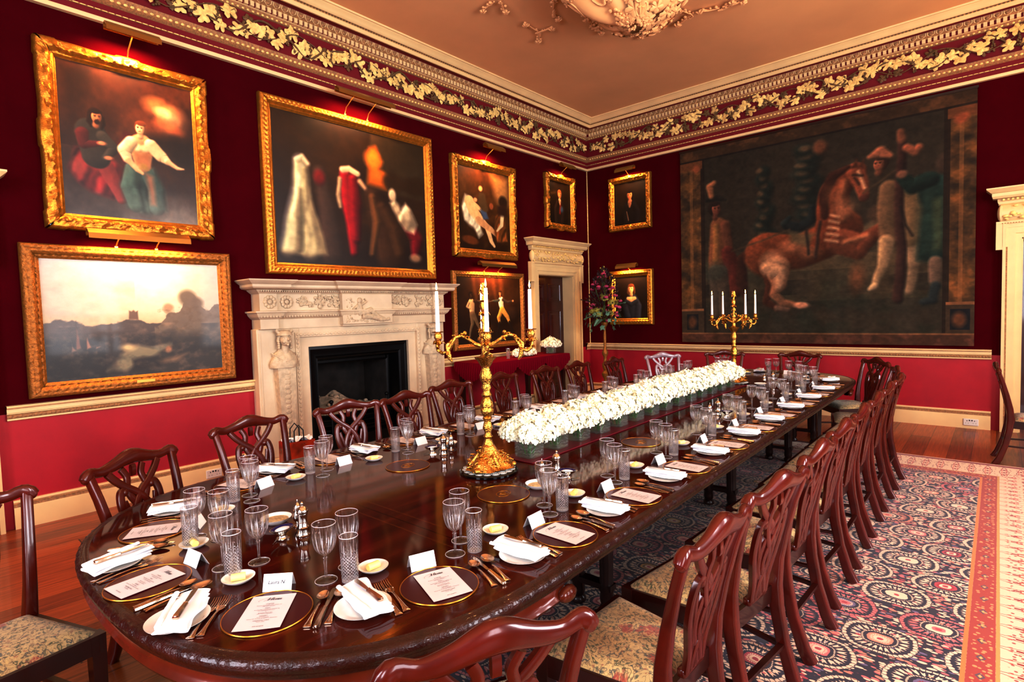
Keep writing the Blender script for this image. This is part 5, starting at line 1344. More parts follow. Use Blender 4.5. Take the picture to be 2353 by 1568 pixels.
# ------------------------------------------------------------ chairs
def chair_proto():
    root=thing('dining_chair','x','chair'); m=M['mahog']
    zs=.43
    # rear posts: flared foot, upright, leaning back to the ear
    for s in (-1,1):
        b=MB(); P=[(s*.178,-.335,.0),(s*.180,-.305,.06),(s*.184,-.262,.20),(s*.187,-.236,.34),(s*.190,-.225,.44),(s*.200,-.233,.55),(s*.212,-.256,.67),(s*.226,-.288,.80),(s*.238,-.318,.900),(s*.241,-.322,.915)]
        R=[.0225,.0215,.021,.0215,.0225,.0205,.0195,.0185,.018,.0175]
        b.tube(P,R,16,up=(0,1,0),flat=[1.25,1.2,1.15,1.2,1.3,1.15,1.0,.9,.88,.8],sq=2.3); b.build('back_post',m,root,ang=50)
    # serpentine crest rail with rounded ears
    b=MB(); P=[];R=[]; n=44
    for i in range(n+1):
        u=-1+2*i/n; x=.262*u; a=abs(u)
        z=.911+.030*math.exp(-(a/.34)**2)-.004*math.exp(-((a-.66)/.2)**2)+.010*math.exp(-((a-.86)/.12)**2)-.020*max(0,(a-.88)/.12)**2
        y=-.318-.018*(1-a*a)
        P.append((x,y,z)); R.append((.0255+.012*math.exp(-(a/.30)**2)-.004*math.exp(-((a-.72)/.16)**2)+.001)*(1 if a<.97 else .86))
    b.tube(P,R,16,up=(0,1,.0),flat=[.62 if abs(-1+2*i/n)<.9 else .8 for i in range(n+1)],sq=1.25)
    for s in (-1,1): b.ball((s*.256,-.319,.902),.0225,14,10,(.86,.86,1.15))
    b.build('crest_rail',m,root,ang=60)
    # pierced, interlaced splat
    def bk(x,t):     # t 0 seat .. 1 crest
        z=.462+.430*t; y=-.232-.105*max(0,(z-.44)/.50)**1.25
        return (x,y-.006*math.cos(x*12),z)
    def rib(b,pts,w,lift=0):
        # smooth the polyline
        Q=[]; m_=len(pts)
        for i in range(m_-1):
            p0,p1,p2,p3=pts[max(i-1,0)],pts[i],pts[i+1],pts[min(i+2,m_-1)]
            for k in range(6):
                t=k/6; Q.append(tuple(.5*((2*p1[j])+(-p0[j]+p2[j])*t+(2*p0[j]-5*p1[j]+4*p2[j]-p3[j])*t*t+(-p0[j]+3*p1[j]-3*p2[j]+p3[j])*t**3) for j in (0,1)))
        Q.append(pts[-1]); P=[Vector(bk(x,t))+Vector((0,lift,0)) for x,t in Q]
        b.tube(P,w,8,up=(0,1,.2),flat=.55,sq=3.0)
    b=MB()
    for s in (-1,1):
        rib(b,[(s*.145,1.0),(s*.112,.90),(s*.066,.80),(s*.010,.70),(-s*.030,.58),(-s*.052,.44),(-s*.040,.30),(-s*.012,.18),(s*.010,.06),(s*.02,.0)],.0170,.002)
        rib(b,[(s*.062,1.0),(s*.042,.90),(s*.052,.80),(s*.050,.70),(s*.018,.56),(-s*.014,.42),(-s*.018,.30),(s*.016,.16),(s*.036,.02)],.0155,-.002)
        rib(b,[(s*.066,.735),(s*.088,.765),(s*.104,.73),(s*.112,.62),(s*.104,.46),(s*.080,.30),(s*.060,.16),(s*.056,.0)],.0180)
        rib(b,[(s*.088,.65),(s*.074,.52),(s*.058,.38),(s*.046,.22),(s*.040,.08)],.0110)
        b.ball(bk(s*.078,.742),.019,12,8,(1,.7,1))
    P=[bk(-.068,.0),bk(.068,.0)]; b.box(-.075,.075,-.245,-.215,.442,.475,bev=.006)
    b.tube([bk(-.012,.955),bk(.012,.955)],.03,8,up=(0,1,0),flat=.35,sq=1.5)
    b.build('splat',m,root,ang=60)
    # seat frame
    b=MB(); z0,z1=.365,.435
    fx,rx,fy,ry=.272,.205,.205,-.222
    def rail(p,q,w=.022):
        d=Vector((q[0]-p[0],q[1]-p[1],0)).normalized(); nrm=Vector((d.y,-d.x,0))*w
        L=[[(p[0],p[1],z0),(p[0]+nrm.x,p[1]+nrm.y,z0),(p[0]+nrm.x,p[1]+nrm.y,z1),(p[0],p[1],z1)],[(q[0],q[1],z0),(q[0]+nrm.x,q[1]+nrm.y,z0),(q[0]+nrm.x,q[1]+nrm.y,z1),(q[0],q[1],z1)]]
        b.loops(L,cap=True)
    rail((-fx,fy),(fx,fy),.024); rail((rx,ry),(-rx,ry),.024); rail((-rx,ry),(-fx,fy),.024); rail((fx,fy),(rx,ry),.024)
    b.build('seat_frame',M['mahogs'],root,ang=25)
    # drop-in upholstered seat
    b=MB()
    def seat(u,v):
        y=-.205+.395*v; hw=(.188+(.262-.188)*v); x=(2*u-1)*hw
        e=min(u,1-u,v,1-v); k=min(1,e/.16); z=.432+.034*(1-(1-k)**2.4)+.008*math.sin(PI*u)*math.sin(PI*v)
        return (x,y,z)
    b.grid(seat,22,20); b.build('seat_cushion',M['seat'],root,ang=80)
    for s in (-1,1):
        b=MB(); L=[]
        for z,r in ((0,.0185),(.10,.0195),(.30,.023),(.436,.0245)):
            cx,cy=s*(fx-.024),fy-.022; L.append([(cx-r,cy-r,z),(cx+r,cy-r,z),(cx+r,cy+r,z),(cx-r,cy+r,z)])
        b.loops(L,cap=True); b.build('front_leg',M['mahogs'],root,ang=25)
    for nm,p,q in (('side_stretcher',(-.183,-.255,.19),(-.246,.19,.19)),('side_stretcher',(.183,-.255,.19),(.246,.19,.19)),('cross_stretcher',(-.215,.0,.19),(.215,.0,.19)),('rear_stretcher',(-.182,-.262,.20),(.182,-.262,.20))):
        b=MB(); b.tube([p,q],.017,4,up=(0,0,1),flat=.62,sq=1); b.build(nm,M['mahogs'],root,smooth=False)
    return root
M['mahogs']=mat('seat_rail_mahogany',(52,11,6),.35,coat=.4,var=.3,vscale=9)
CH=chair_proto()
chairs=[]
def put_chair(cx,cy,fx,fy,label,group='mahogany dining chairs round the table',tilt=0):
    """cx,cy = centre of the crest rail, (fx,fy) = facing"""
    l=math.hypot(fx,fy); fx/=l; fy/=l
    ox,oy=cx+fx*.325,cy+fy*.325; rot=math.atan2(fy,fx)-PI/2
    zf=.009 if (1.05<ox<6.93 and -.47<oy<4.25) else 0
    if not chairs: CH.location=(ox,oy,zf); CH.rotation_euler=(0,0,rot); CH['label']=label; CH['group']=group; chairs.append(CH)
    else: chairs.append(dup(CH,(ox,oy,zf),rot,label,group))
C0='mahogany chair with pierced splat and floral seat, '
ordn=['first','second','third','fourth','fifth','sixth','seventh','eighth','ninth']
for i,(cx,cy,fx) in enumerate([(1.628,.628,.03),(2.165,.605,.12),(2.79,.605,.04),(3.36,.615,.05),(3.93,.62,0),(4.50,.625,0),(5.10,.63,0),(5.73,.63,.01)]):
    put_chair(cx,cy,fx,1,C0+ordn[i]+' in the row on the right')
put_chair(6.36,.73,-.22,1,C0+'last of right row, before the corner chair')
put_chair(7.35,1.03,-.6,.8,C0+"turned in at the table's far right corner")
put_chair(.835,.815,.42,.9,C0+'nearest the camera, bottom centre')
put_chair(.265,.985,.45,.89,C0+'just its crest at bottom edge')
put_chair(.10,2.985,.20,-.98,C0+'large at the lower left corner')
for i,(cx,cy,fx,fy) in enumerate([(.757,3.22,.52,-.85),(1.50,3.61,.19,-.98),(2.24,3.655,-.08,-1),(2.77,3.64,.05,-1),(3.46,3.855,0,-1),(4.17,3.87,.04,-1),(4.93,3.88,.02,-1),(5.56,3.87,.03,-1),(6.22,3.75,.10,-1)]):
    put_chair(cx,cy,fx,fy,C0+ordn[i]+' in the left row from near end')
put_chair(7.24,3.57,-.64,-.77,"pierced-splat mahogany chair, daylight glare painted on, at the table's far left corner")
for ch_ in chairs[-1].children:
    if ch_.name.split('.')[0] in ('back_post','crest_rail','splat'): ch_.material_slots[0].link='OBJECT'; ch_.material_slots[0].material=M['glarewood']  # back parts recoloured paler to paint daylight glare on this chair
put_chair(7.93,2.95,-.94,-.30,C0+'left one of two at the far end')
put_chair(8.03,1.985,-1,.02,C0+'right one of two at the far end')
put_chair(7.22,-.02-.25,.10,-1.0,'mahogany chair standing alone at right edge by the doorway',group='chair apart from the table')
chairs[-1].location=(7.18,-.32,0); chairs[-1].rotation_euler=(0,0,math.radians(182))
chairs[0].scale=(.93,1,.99); chairs[10].scale=(.93,1,.975); chairs[10].location.y-=.018; chairs[10].location.x-=.02
b=MB(); b.box(1.05,6.94,-.47,4.25,.001,.0075); tag(b.build('rug',M['rug'],smooth=False),'large Persian rug, navy medallion field and cream border, under the table','rug')
# ------------------------------------------------------------ gift bag, tall flower stand
def gift_bag():
    root=thing('gift_bag','shiny orange-red printed gift bag with black handles beside the fireplace','bag',(2.47,4.93,.0),math.radians(-12)); b=MB()
    w,d,h=.15,.07,.46
    def sq(k,z,p): return [(-w*k,-d*k,z),(0,-d*(k+p),z),(w*k,-d*k,z),(w*(k-p*.5),0,z),(w*k,d*k,z),(0,d*(k+p),z),(-w*k,d*k,z),(-w*(k-p*.5),0,z)]
    b.loops([sq(1,0,0),sq(1.0,.2,.1),sq(.98,h,.25),sq(.96,h,.25),sq(.96,.02,0)],cap=True); b.build('paper_body',M['bag'],root,ang=25)
    b=MB(); b.grid(lambda u,v:(-.13+.26*u,-.05+.1*v,h-.02+.05*abs(math.sin(u*7+v*4))),12,6); b.build('tissue_paper',M['tissue'],root,ang=20)
    b=MB()
    for s in (-1,1): b.tube([(-.045,s*.075,h-.03),(-.04,s*.07,h+.10),(0,s*.065,h+.15),(.04,s*.07,h+.10),(.045,s*.075,h-.03)],.006,6)
    b.build('handle',M['cord'],root)
gift_bag()
def flower_stand():
    x,y=8.16,5.09
    root=thing('flower_stand','tall slender turned gilt pedestal in the room corner holding flowers','stand',(x,y,0)); b=MB()
    b.lathe([(.17,0),(.17,.03),(.12,.05),(.06,.08),(.045,.12),(.07,.16),(.05,.20),(.03,.24),(.028,.40),(.06,.46),(.065,.50),(.03,.55),(.05,.60),(.055,.66),(.03,.70),(.026,.78),(.05,.83),(.055,.87),(.03,.91),(.022,.95),(.026,1.15),(.018,1.25),(.024,1.30),(.05,1.34),(.055,1.36),(.06,1.385)],24)
    b.build('turned_column',M['giltd'],root)
    fl=thing('flower_arrangement','tall arrangement of plum roses, olive hydrangea and trailing ivy on pedestal','flower arrangement',(x,y,1.385))
    Rr=random.Random(19)
    def rose(b,c,r):
        for k in range(3):
            for q in range(5):
                a=q*2*PI/5+k; rr=r*(.35+.28*k); T=Matrix.Translation((c[0]+rr*.5*math.cos(a),c[1]+rr*.5*math.sin(a),c[2]+r*(.5-.22*k)))
                b.ball((0,0,0),rr*.62,7,5,(1,1,.9),M=T)
    def ivy(b,c,r,d):
        pts=[(math.cos(a)*q*r,math.sin(a)*q*r) for a,q in [(PI/2+2*PI*k/10,(1.15 if k==0 else .9 if k in(2,8) else .6 if k in (4,6) else .5)) for k in range(10)]]
        T=Matrix.Translation(c)@Vector(d).to_track_quat('Z','Y').to_matrix().to_4x4()@Matrix.Rotation(Rr.uniform(0,6),4,'Z')
        v=[(0,0,.004)]+[(p[0],p[1],0) for p in pts]; b.add(v,[(0,1+i,1+(i+1)%10) for i in range(10)],T)
    br=MB(); dl=MB(); iv=MB(); ol=MB(); be=MB(); stm=MB()
    def pos(k=None):
        t=Rr.random(); z=.02+.86*t; rad=.33*(1-t)**.5*(.3+.7*Rr.random()**.5)*min(1,(t+.2)*2.4)+.02; a=Rr.uniform(0,2*PI); return Vector((rad*math.cos(a),rad*math.sin(a),z))
    for k in range(34):
        p=pos(); p.x*=1.1; p.y*=1.1; br=MB(); rose(br,p,Rr.uniform(.032,.048)); br.build('rose_bloom',M['plum'],fl)
    for k in range(420):
        p=pos(); d=Vector((p.x,p.y,.2+Rr.uniform(-.3,.3))); 
        T=Matrix.Translation(p*1.0)@d.to_track_quat('Y','Z').to_matrix().to_4x4()@Matrix.Rotation(Rr.uniform(-1,1),4,'Y'); l=Rr.uniform(.05,.10)
        dl.add([(0,0,0),(l*.25,l*.5,.008),(0,l,0),(-l*.25,l*.5,.008)],[(0,1,2,3)],T)
    for k in range(11): p=pos(); hydrangea(ol,(p.x,p.y,p.z*.7),.055,60,Rr,s=.014)
    for k in range(26):
        a=Rr.uniform(0,2*PI); q=Rr.uniform(.16,.34); ivy(iv,(q*math.cos(a),q*math.sin(a),Rr.uniform(-.14,.16)),Rr.uniform(.045,.07),(math.cos(a),math.sin(a),.3))
    for k in range(5):
        a=k*1.25+.4; P=[(.0,.0,.02),(.2*math.cos(a),.2*math.sin(a),.05),(.33*math.cos(a),.33*math.sin(a),-.04-.05*(k%2))]; stm.tube(P,.004,5)
    for k in range(22):
        p=pos(); stm.tube([(0,0,0),(p.x*.5,p.y*.5,p.z*.6),tuple(p)],.003,5)
    for k in range(4):   # fern and dark sprays reaching out
        a=(2.3,2.7,-.6,3.3)[k]; base=Vector((.2*math.cos(a),.2*math.sin(a),(.35,.12,.30,.05)[k])); end=base+Vector((.2*math.cos(a),.2*math.sin(a),(.05,-.06,.03,-.10)[k])); tg=dl if k in (0,) else iv
        for q in range(9):
            for s in (-1,1):
                c=base.lerp(end,q/9); l=.07*(1-q/12); side=Vector((-math.sin(a),math.cos(a),0))*s; tg.add([tuple(c),tuple(c+side*l*.5+Vector((0,0,.015))+(end-base)*.06),tuple(c+side*l+(end-base)*.12),tuple(c+side*l*.5-Vector((0,0,.012))+(end-base)*.06)],[(0,1,2,3)])
        stm.tube([tuple(base*.3),tuple(base),tuple(end)],.003,5)
    for k in range(14): p=Vector((Rr.uniform(-.04,.04),Rr.uniform(-.04,.04),.80+.012*k)); be.ball(p,.012,6,4)
    dl.build('dark_leaves',M['darkleaf'],fl,smooth=False); iv.build('ivy_leaves',M['ivy'],fl,smooth=False); ol.build('olive_hydrangea',M['olive'],fl,smooth=False); be.build('seed_heads',M['olive'],fl); stm.build('flower_stem',M['green'],fl)
flower_stand()
# ------------------------------------------------------------ tableware prototypes (built once, then copied)
ZT=.7502
def mk_mat(crest=False):
    r=thing('place_mat','x','placemat'); b=MB()
    b.lathe([(.02,0),(.121,0),(.121,.0045),(.02,.0045)],56); b.build('mat_disc',M['burg'],r,ang=30)
    b=MB(); b.lathe([(.1200,0),(.1232,.001),(.124,.0035),(.1230,.0056),(.1212,.0056),(.1204,.0040)],64,cap=False); b.build('gilt_rim',M['rimgold'],r)
    if crest:
        b=MB()
        for rr in (.045,.041): b.tube([(rr*math.cos(2*PI*k/40),rr*.72*math.sin(2*PI*k/40),.0052) for k in range(40)],.0009,4,closed=True)
        for k in range(7):
            a=-.9+.3*k; b.tube([(0,-.018,.0052),(.018*math.sin(a),.0,.0052),(.028*math.sin(a),.016*math.cos(a),.0052)],.0011,4)
        b.tube([(-.022,-.016,.0052),(0,-.021,.0052),(.022,-.016,.0052)],.0016,4); b.build('gilt_crest',M['rimgold'],r)
    return r
M['rimgold']=mat('gilt_rim',(204,140,52),.3,.85)
def text_mesh(txt,size,align='CENTER',shear=0,mat_=None,name='printed_text',off=0):
    cu=bpy.data.curves.new('t','FONT'); cu.body=txt; cu.size=size; cu.align_x=align; cu.align_y='CENTER'; cu.shear=shear; cu.resolution_u=2; cu.offset=off
    o=bpy.data.objects.new('t',cu); COL.objects.link(o); bpy.context.view_layer.update()
    me=bpy.data.meshes.new_from_object(o.evaluated_get(bpy.context.evaluated_depsgraph_get())); bpy.data.objects.remove(o); me.name=name
    me.materials.clear(); me.materials.append(mat_ or M['ink']); return me
def join_meshes(items,name,material):
    b=MB()
    for me,dx,dy in items:
        vs=[(v.co.x+dx,v.co.y+dy,0) for v in me.vertices]; b.add(vs,[tuple(p.vertices) for p in me.polygons])
    return b
def script_stroke(b,strokes,s,ox,oy):
    for st in strokes:
        P=[];m_=len(st)
        for i in range(m_-1):
            p0,p1,p2,p3=st[max(i-1,0)],st[i],st[i+1],st[min(i+2,m_-1)]
            for k in range(5):
                t=k/5; P.append(tuple(.5*((2*p1[j])+(-p0[j]+p2[j])*t+(2*p0[j]-5*p1[j]+4*p2[j]-p3[j])*t*t+(-p0[j]+3*p1[j]-3*p2[j]+p3[j])*t**3) for j in (0,1)))
        P.append(st[-1]); n=len(P); v=[]; 
        for i,(x,y) in enumerate(P):
            q=P[min(i+1,n-1)]; p=P[max(i-1,0)]; dx,dy=q[0]-p[0],q[1]-p[1]; l=math.hypot(dx,dy) or 1
            w=.022+.070*max(0,-dy/l)
            v+=[((x-dy/l*w)*s+ox+y*s*.35,(y+dx/l*w)*s+oy,0),((x+dy/l*w)*s+ox+y*s*.35,(y-dx/l*w)*s+oy,0)]
        b.add(v,[(2*i,2*i+1,2*i+3,2*i+2) for i in range(n-1)])
MENU=[[(-1.6,-.4),(-1.9,-.1),(-1.6,.5),(-.9,.95),(-.3,1.0)],[(-.75,-.3),(-.35,.2),(-.1,1.1)],[(-.1,1.1),(-.05,.5),(-.1,0)],[(-.1,0),(.3,.6),(.75,1.15)],[(.75,1.15),(.6,.5),(.62,.05),(.85,.08)],
 [(.85,.08),(1.15,.35),(1.25,.55),(1.08,.6),(.98,.3),(1.1,0),(1.45,.15)],[(1.45,.15),(1.58,.55),(1.55,0)],[(1.55,.1),(1.8,.5),(1.95,.5),(1.92,.05),(2.1,.1)],[(2.1,.1),(2.3,.55)],[(2.3,.55),(2.2,.1),(2.4,.0),(2.65,.5)],[(2.65,.5),(2.62,.05),(2.85,.15)]]
def mk_menu():
    w,h=.126,.190; r=thing('menu_card','x','menu'); b=MB()
    b.grid(lambda u,v:((u-.5)*w,(v-.5)*h,.0008+.0012*(1-math.sin(PI*u))*(1-v)),8,8); b.build('card',M['menu'],r)
    b=MB(); script_stroke(b,MENU,.0135,-.012,.062)
    lines=[('STARTER',.0052,.040),('Smoked salmon and cream cheese roll',.0040,.0325),('with baby leaf salad',.0040,.0270),('MAIN',.0052,.0165),('Roasted fillet of beef with seasonal veg',.0040,.0090),('and roasted new potatoes',.0040,.0035),('or',.0040,-.0020),('Butternut squash tart',.0040,-.0085),('with roasted vegetables',.0040,-.0140),('DESSERT',.0052,-.0260),('A trio of desserts',.0040,-.0330),('Lemon tart, brownie & raspberry cheesecake',.0040,-.0390),('WEDDING CAKE',.0052,-.0500),('Tea & coffee',.0040,-.0565),('AMY & NATE',.0046,-.0790)]
    for t,s,y in lines:
        me=text_mesh(t,s*1.12); b.add([(v.co.x,v.co.y+y,0) for v in me.vertices],[tuple(p.vertices) for p in me.polygons]); bpy.data.meshes.remove(me)
    b.v=[(x,y,.0024) for x,y,z in b.v]
    b.build('printed_text',M['ink'],r,smooth=False); return r
def mk_placecard(handwriting=None):
    r=thing('place_card','x','place card'); b=MB(); w,h,d=.088,.048,.021
    L=[[(x,-d,.0) ,(x,-.0008,h),(x,.0008,h),(x,d+.004,.0),(x,d+.003,.0),(x,0,h-.0015),(x,-d+.001,.0)] for x in (-w/2,w/2)]
    b.loops(L,closed=True,cap=True); b.build('folded_card',M['paper'],r,smooth=False)
    if handwriting:
        me=text_mesh(handwriting,.0155,shear=.25); b=MB(); T=Matrix.Translation((-.004,-d*.5-.0008,h*.52))@Matrix.Rotation(math.atan2(h,d),4,'X')
        b.add([tuple(v.co) for v in me.vertices],[tuple(p.vertices) for p in me.polygons],T); b.build('handwritten_name',M['ink'],r,smooth=False)
    return r
def mk_side_plate():
    b=MB(); b.lathe([(.001,.0035),(.05,.0035),(.056,.005),(.080,.0125),(.0825,.0135),(.082,.012),(.058,.002),(.05,0),(.001,0)],48,cap=False)
    return tag(b.build('side_plate',M['china']),'x','plate')
def mk_napkin():
    """napkin folded into a thick band of rolled layers, butter knife tucked across it"""
    r=thing('folded_napkin','x','napkin')
    rn=random.Random(2); b=MB(); w=.088
    def sheet(z,th,w0,l0,l1,sk,ph):
        L=[]; n=22
        for i in range(n+1):
            y=l0+(l1-l0)*i/n; c=[]
            for k in range(20):
                a=2*PI*k/20; cx=math.copysign(abs(math.cos(a))**.45,math.cos(a)); cz=math.copysign(abs(math.sin(a))**.8,math.sin(a))
                ww=w0*(1+.06*math.sin(y*40+ph)); c.append((cx*ww/2+sk*y+.003*math.sin(y*60+ph),y,z+th*cz+.0025*math.sin(y*30+ph+cx*2)+.003*math.cos(cx*3)))
            L.append(c)
        b.loops(L,cap=True)
    sheet(.0185,.0045,w,-.095,.088,.02,0); sheet(.0265,.0042,w*.96,-.098,.092,.0,1.4); sheet(.0340,.0042,w*.93,-.092,.100,-.02,2.9)
    # pleat rolled along one long side
    b.tube([(-w*.34-.002*k%2,-.095+.019*k,.036+.001*(k%3)) for k in range(11)],.008,10,flat=.7,up=(0,0,1))
    b.build('folded_linen',M['linen'],r,ang=60)
    b=MB(); b.tube([(-.047,-.012,.020),(-.045,-.010,.034),(-.02,-.008,.0405),(.02,-.006,.0405),(.045,-.006,.034),(.047,-.006,.020)],[.012]*6,8,up=(0,1,0),flat=.95,sq=1.2)
    return r
def strip_mesh(b,prof,th,zf=None,n=6):
    """prof: (y, halfwidth, z) -> closed flat bar"""
    L=[]
    for y,w,z in prof:
        L.append([(-w,y,z),(-w*.6,y,z-th),(w*.6,y,z-th),(w,y,z),(w*.6,y,z+th),(-w*.6,y,z+th)])
    b.loops(L,cap=True)
HAND=[(-.100,.0105,.003),(-.098,.0115,.0035),(-.090,.0095,.004),(-.075,.0068,.005),(-.04,.0042,.0075),(.0,.0030,.008),(.022,.0036,.006)]
def mk_fork():
    b=MB(); strip_mesh(b,HAND+[(.030,.009,.005),(.040,.0118,.0045),(.052,.0125,.005)],.0014)
    for k in range(4):
        x=-.0105+.007*k; b.tube([(x,.050,.005),(x,.065,.0045),(x*.96,.085,.006),(x*.92,.103,.011)],[.0021,.0018,.0015,.0007],6,up=(0,0,1),flat=.8)
    return tag(b.build('table_fork',M['steel'],ang=50),'x','fork')
def mk_spoon(name,s=1.0):
    b=MB(); strip_mesh(b,HAND+[(.032,.004,.0045)],.0014)
    def bowl(sgn):
        def f(u,v):
            a=2*PI*u; rr=v; wx=.0205*s*rr*math.cos(a); wy=.030*s*rr*math.sin(a)
            w=1-.12*math.sin(a) ; return (wx*w,.030+.030*s+wy,.0028+.0095*rr**2.2+sgn*.0006)
        return f
    b.grid(bowl(1),24,7); b.grid(bowl(-1),24,7); return tag(b.build(name,M['steel'],ang=60),'x','spoon')
def mk_knife(name,l=1.0,butter=False):
    r=thing(name,'x','knife'); b=MB()
    L=[]
    for y,w,t in ((-.105,.004,.003),(-.1035,.0085,.0055),(-.095,.0092,.006),(-.05,.0075,.0052),(-.012,.0060,.0046),(-.006,.0072,.005),(-.002,.0055,.004)):
        y*=l; L.append([(-w,y,.006),(-w*.7,y,.006-t),(w*.7,y,.006-t),(w,y,.006),(w*.7,y,.006+t),(-w*.7,y,.006+t)])
    b.loops(L,cap=True); b.build('handle',M['steel'],r,ang=35)
    b=MB(); e=.105*l; pts=[(-.0045,-.003),(-.006,.02*l),(-.0075,.6*e),(-.0085,.8*e),(-.006,.94*e),(.002,e),(.0065,.93*e),(.0068,.5*e),(.0058,.02*l),(.0045,-.003)]
    n=len(pts); b.loops([[(x,y,.0052) for x,y in pts],[(x,y,.0072) for x,y in pts]],cap=True); b.build('blade',M['silver'],r,ang=30)
    return r
def mk_butter_dish():
    r=thing('butter_dish','x','dish'); b=MB()
    b.lathe([(.001,.004),(.028,.0045),(.040,.010),(.049,.0165),(.0505,.0175),(.0500,.0155),(.040,.007),(.030,.001),(.026,0),(.001,.0)],40,cap=False); b.build('dish',M['china'],r)
    b=MB(); b.tube([(-.021,.002,.0165),(.021,-.002,.0165)],.0118,16); b.v=[(x,y,z+.0004*math.sin(x*900)) for x,y,z in b.v]; b.build('butter_roll',M['butter'],r,ang=50)
    return r
def mk_wine():
    b=MB()
    def mod(r,z,a):
        if .088<z<.150 and r>.012: k=math.sin(PI*(z-.088)/.062)**.6; return r-.0011*k*abs(math.sin(6*a))**.7-.0007*k*abs(math.sin(12*a))
        if .02<z<.075 and r<.012: return r*(1-.06*abs(math.cos(3*a)))
        return r
    outer=[(.0015,.0),(.034,.0),(.0355,.001),(.0355,.0022),(.020,.005),(.008,.010),(.0052,.016),(.0048,.035),(.0062,.055),(.0072,.068),(.0052,.0715),(.0088,.0760),(.0052,.0800),(.0075,.0850),(.0175,.0920),(.0265,.1020),(.0330,.1150),(.0372,.1320),(.0388,.1500),(.0385,.1720),(.0375,.1900)]
    inner=[(.0364,.1900),(.0372,.1720),(.0372,.1500),(.0354,.1330),(.0312,.1170),(.0245,.1045),(.0150,.0950),(.0005,.0910)]
    b.lathe(outer,48,cap=False,mod=mod); n0=len(b.v)
    b.lathe([outer[-1]]+inner,48,cap=False); return tag(b.build('wine_glass',M['crystal'],ang=70),'x','wine glass')
def mk_tumbler():
    b=MB()
    def mod(r,z,a):
        if .006<z<.092 and r>.02:
            t=1 if z<.075 else (.092-z)/.017
            p=abs(((a*16/(2*PI)+z*95)%1)-.5)*2; q=abs(((a*16/(2*PI)-z*95)%1)-.5)*2
            return r-.0016*t*max(0,1-min(p,q)*3.2)
        if .092<=z<.118 and r>.02: return r-.0008*max(0,1-abs(((a*8/(2*PI))%1)-.5)*8)*(1-(z-.092)/.026)
        return r
    outer=[(.001,0),(.0245,0),(.0258,.001)]+[(.0262+.0035*k/26,.003+.005*k) for k in range(1,27)]+[(.0302,.1475),(.0300,.148)]
    inner=[(.0288,.148),(.0286,.146),(.0258,.012),(.022,.0095),(.0005,.009)]
    b.lathe(outer,64,cap=False,mod=mod); b.lathe([outer[-1]]+inner,64,cap=False)
    return tag(b.build('highball_tumbler',M['crystald'],ang=70),'x','tumbler')
PR=dict(mat=mk_mat(),menu=mk_menu(),card=mk_placecard(),card_w=mk_placecard('Laura N'),plate=mk_side_plate(),napkin=mk_napkin(),fork=mk_fork(),soup=mk_spoon('soup_spoon',1.08),dess=mk_spoon('dessert_spoon',.9),knife=mk_knife('table_knife',1.06),bknife=mk_knife('butter_knife',.80),butter=mk_butter_dish(),wine=mk_wine(),tumb=mk_tumbler())
used=set()
def place(key,x,y,z,rot,label,group,tiltx=0):
    p=PR[key]
    if key not in used:
        used.add(key); p.location=(x,y,z); p.rotation_euler=(0,0,rot); p['label']=label
        if group: p['group']=group
        o=p
    else: o=dup(p,(x,y,z),rot,label,group)
    return o
Rs=random.Random(12)
def setting(cx,cy,ang,where,written=False,full=True):
    """ang: direction (deg) pointing from the diner towards the middle of the table"""
    v=(cs(ang),sn(ang)); u=(v[1],-v[0]); rot=math.radians(ang)-PI/2
    def at(key,du,dv,z,lab,grp,dr=0,j=.004):
        du+=Rs.uniform(-j,j); dv+=Rs.uniform(-j,j)
        return place(key,cx+u[0]*du+v[0]*dv,cy+u[1]*du+v[1]*dv,ZT+z,rot+math.radians(dr+Rs.uniform(-2,2)),lab+' '+where,grp)
    at('mat',0,0,0,'round burgundy place mat with gilt rim','place mats')
    at('menu',0,-.002,.0060,'cream menu card lying on the burgundy mat','menu cards')
    at('card_w' if written else 'card',-.005,.152,0,'white tent card bearing a handwritten name' if written else 'white folded place card','place cards',dr=Rs.uniform(-4,4))
    at('plate',-.242,.0,0,'white side plate under the napkin','side plates')
    at('napkin',-.232,.012,.0,'thick white folded napkin','folded napkins',dr=4)
    at('bknife',-.222,.018,.0400,'silver butter knife resting on the napkin','butter knives',dr=Rs.uniform(2,10))
    at('fork',-.142,.01,0,'inner silver fork beside the mat','forks',dr=1); at('fork',-.170,.004,.0,'outer silver fork','forks',dr=2,j=.002)
    at('dess',.143,.0,0,'inner silver spoon beside the mat','spoons',dr=-3,j=.002); at('knife',.167,.0,0,'silver table knife with long blade','table knives',dr=-2,j=.002); at('soup',.196,.006,0,'outer silver soup spoon','spoons',dr=-4,j=.002)
    at('wine',.125,.180,0,'front cut crystal wine glass','crystal wine glasses',j=.008); at('wine',.192,.268,0,'rear cut crystal wine glass','crystal wine glasses',j=.008)
    at('tumb',.205,.168,0,'tall diamond-cut crystal tumbler','crystal tumblers',j=.006)
    at('butter',-.150,.225,0,'small white dish with a roll of butter','butter dishes',dr=Rs.uniform(-40,40),j=.008)
SET=[(.510,2.075,9,'at the far left tip of the table',0),(.672,1.575,49,'at the front end nearest the camera',1),(1.096,1.300,72,'at the front end beside its right curve',0),
 (1.650,1.222,88,'at the first straight place on the right',0)]
SET+=[(x,1.222+.006*i,90,'at the %s place along the right side'%ordn[i+1],0) for i,x in enumerate([2.185,2.752,3.345,3.925,4.480,5.085,5.665])]
SET+=[(6.27,1.275,92,'at the last place on the right side',0),(6.93,1.50,125,"at the table's far right corner",0)]
SET+=[(.665,2.560,-30,'at the near left corner of the table',0),(1.150,2.925,-68,'at the first place on the left side',0)]
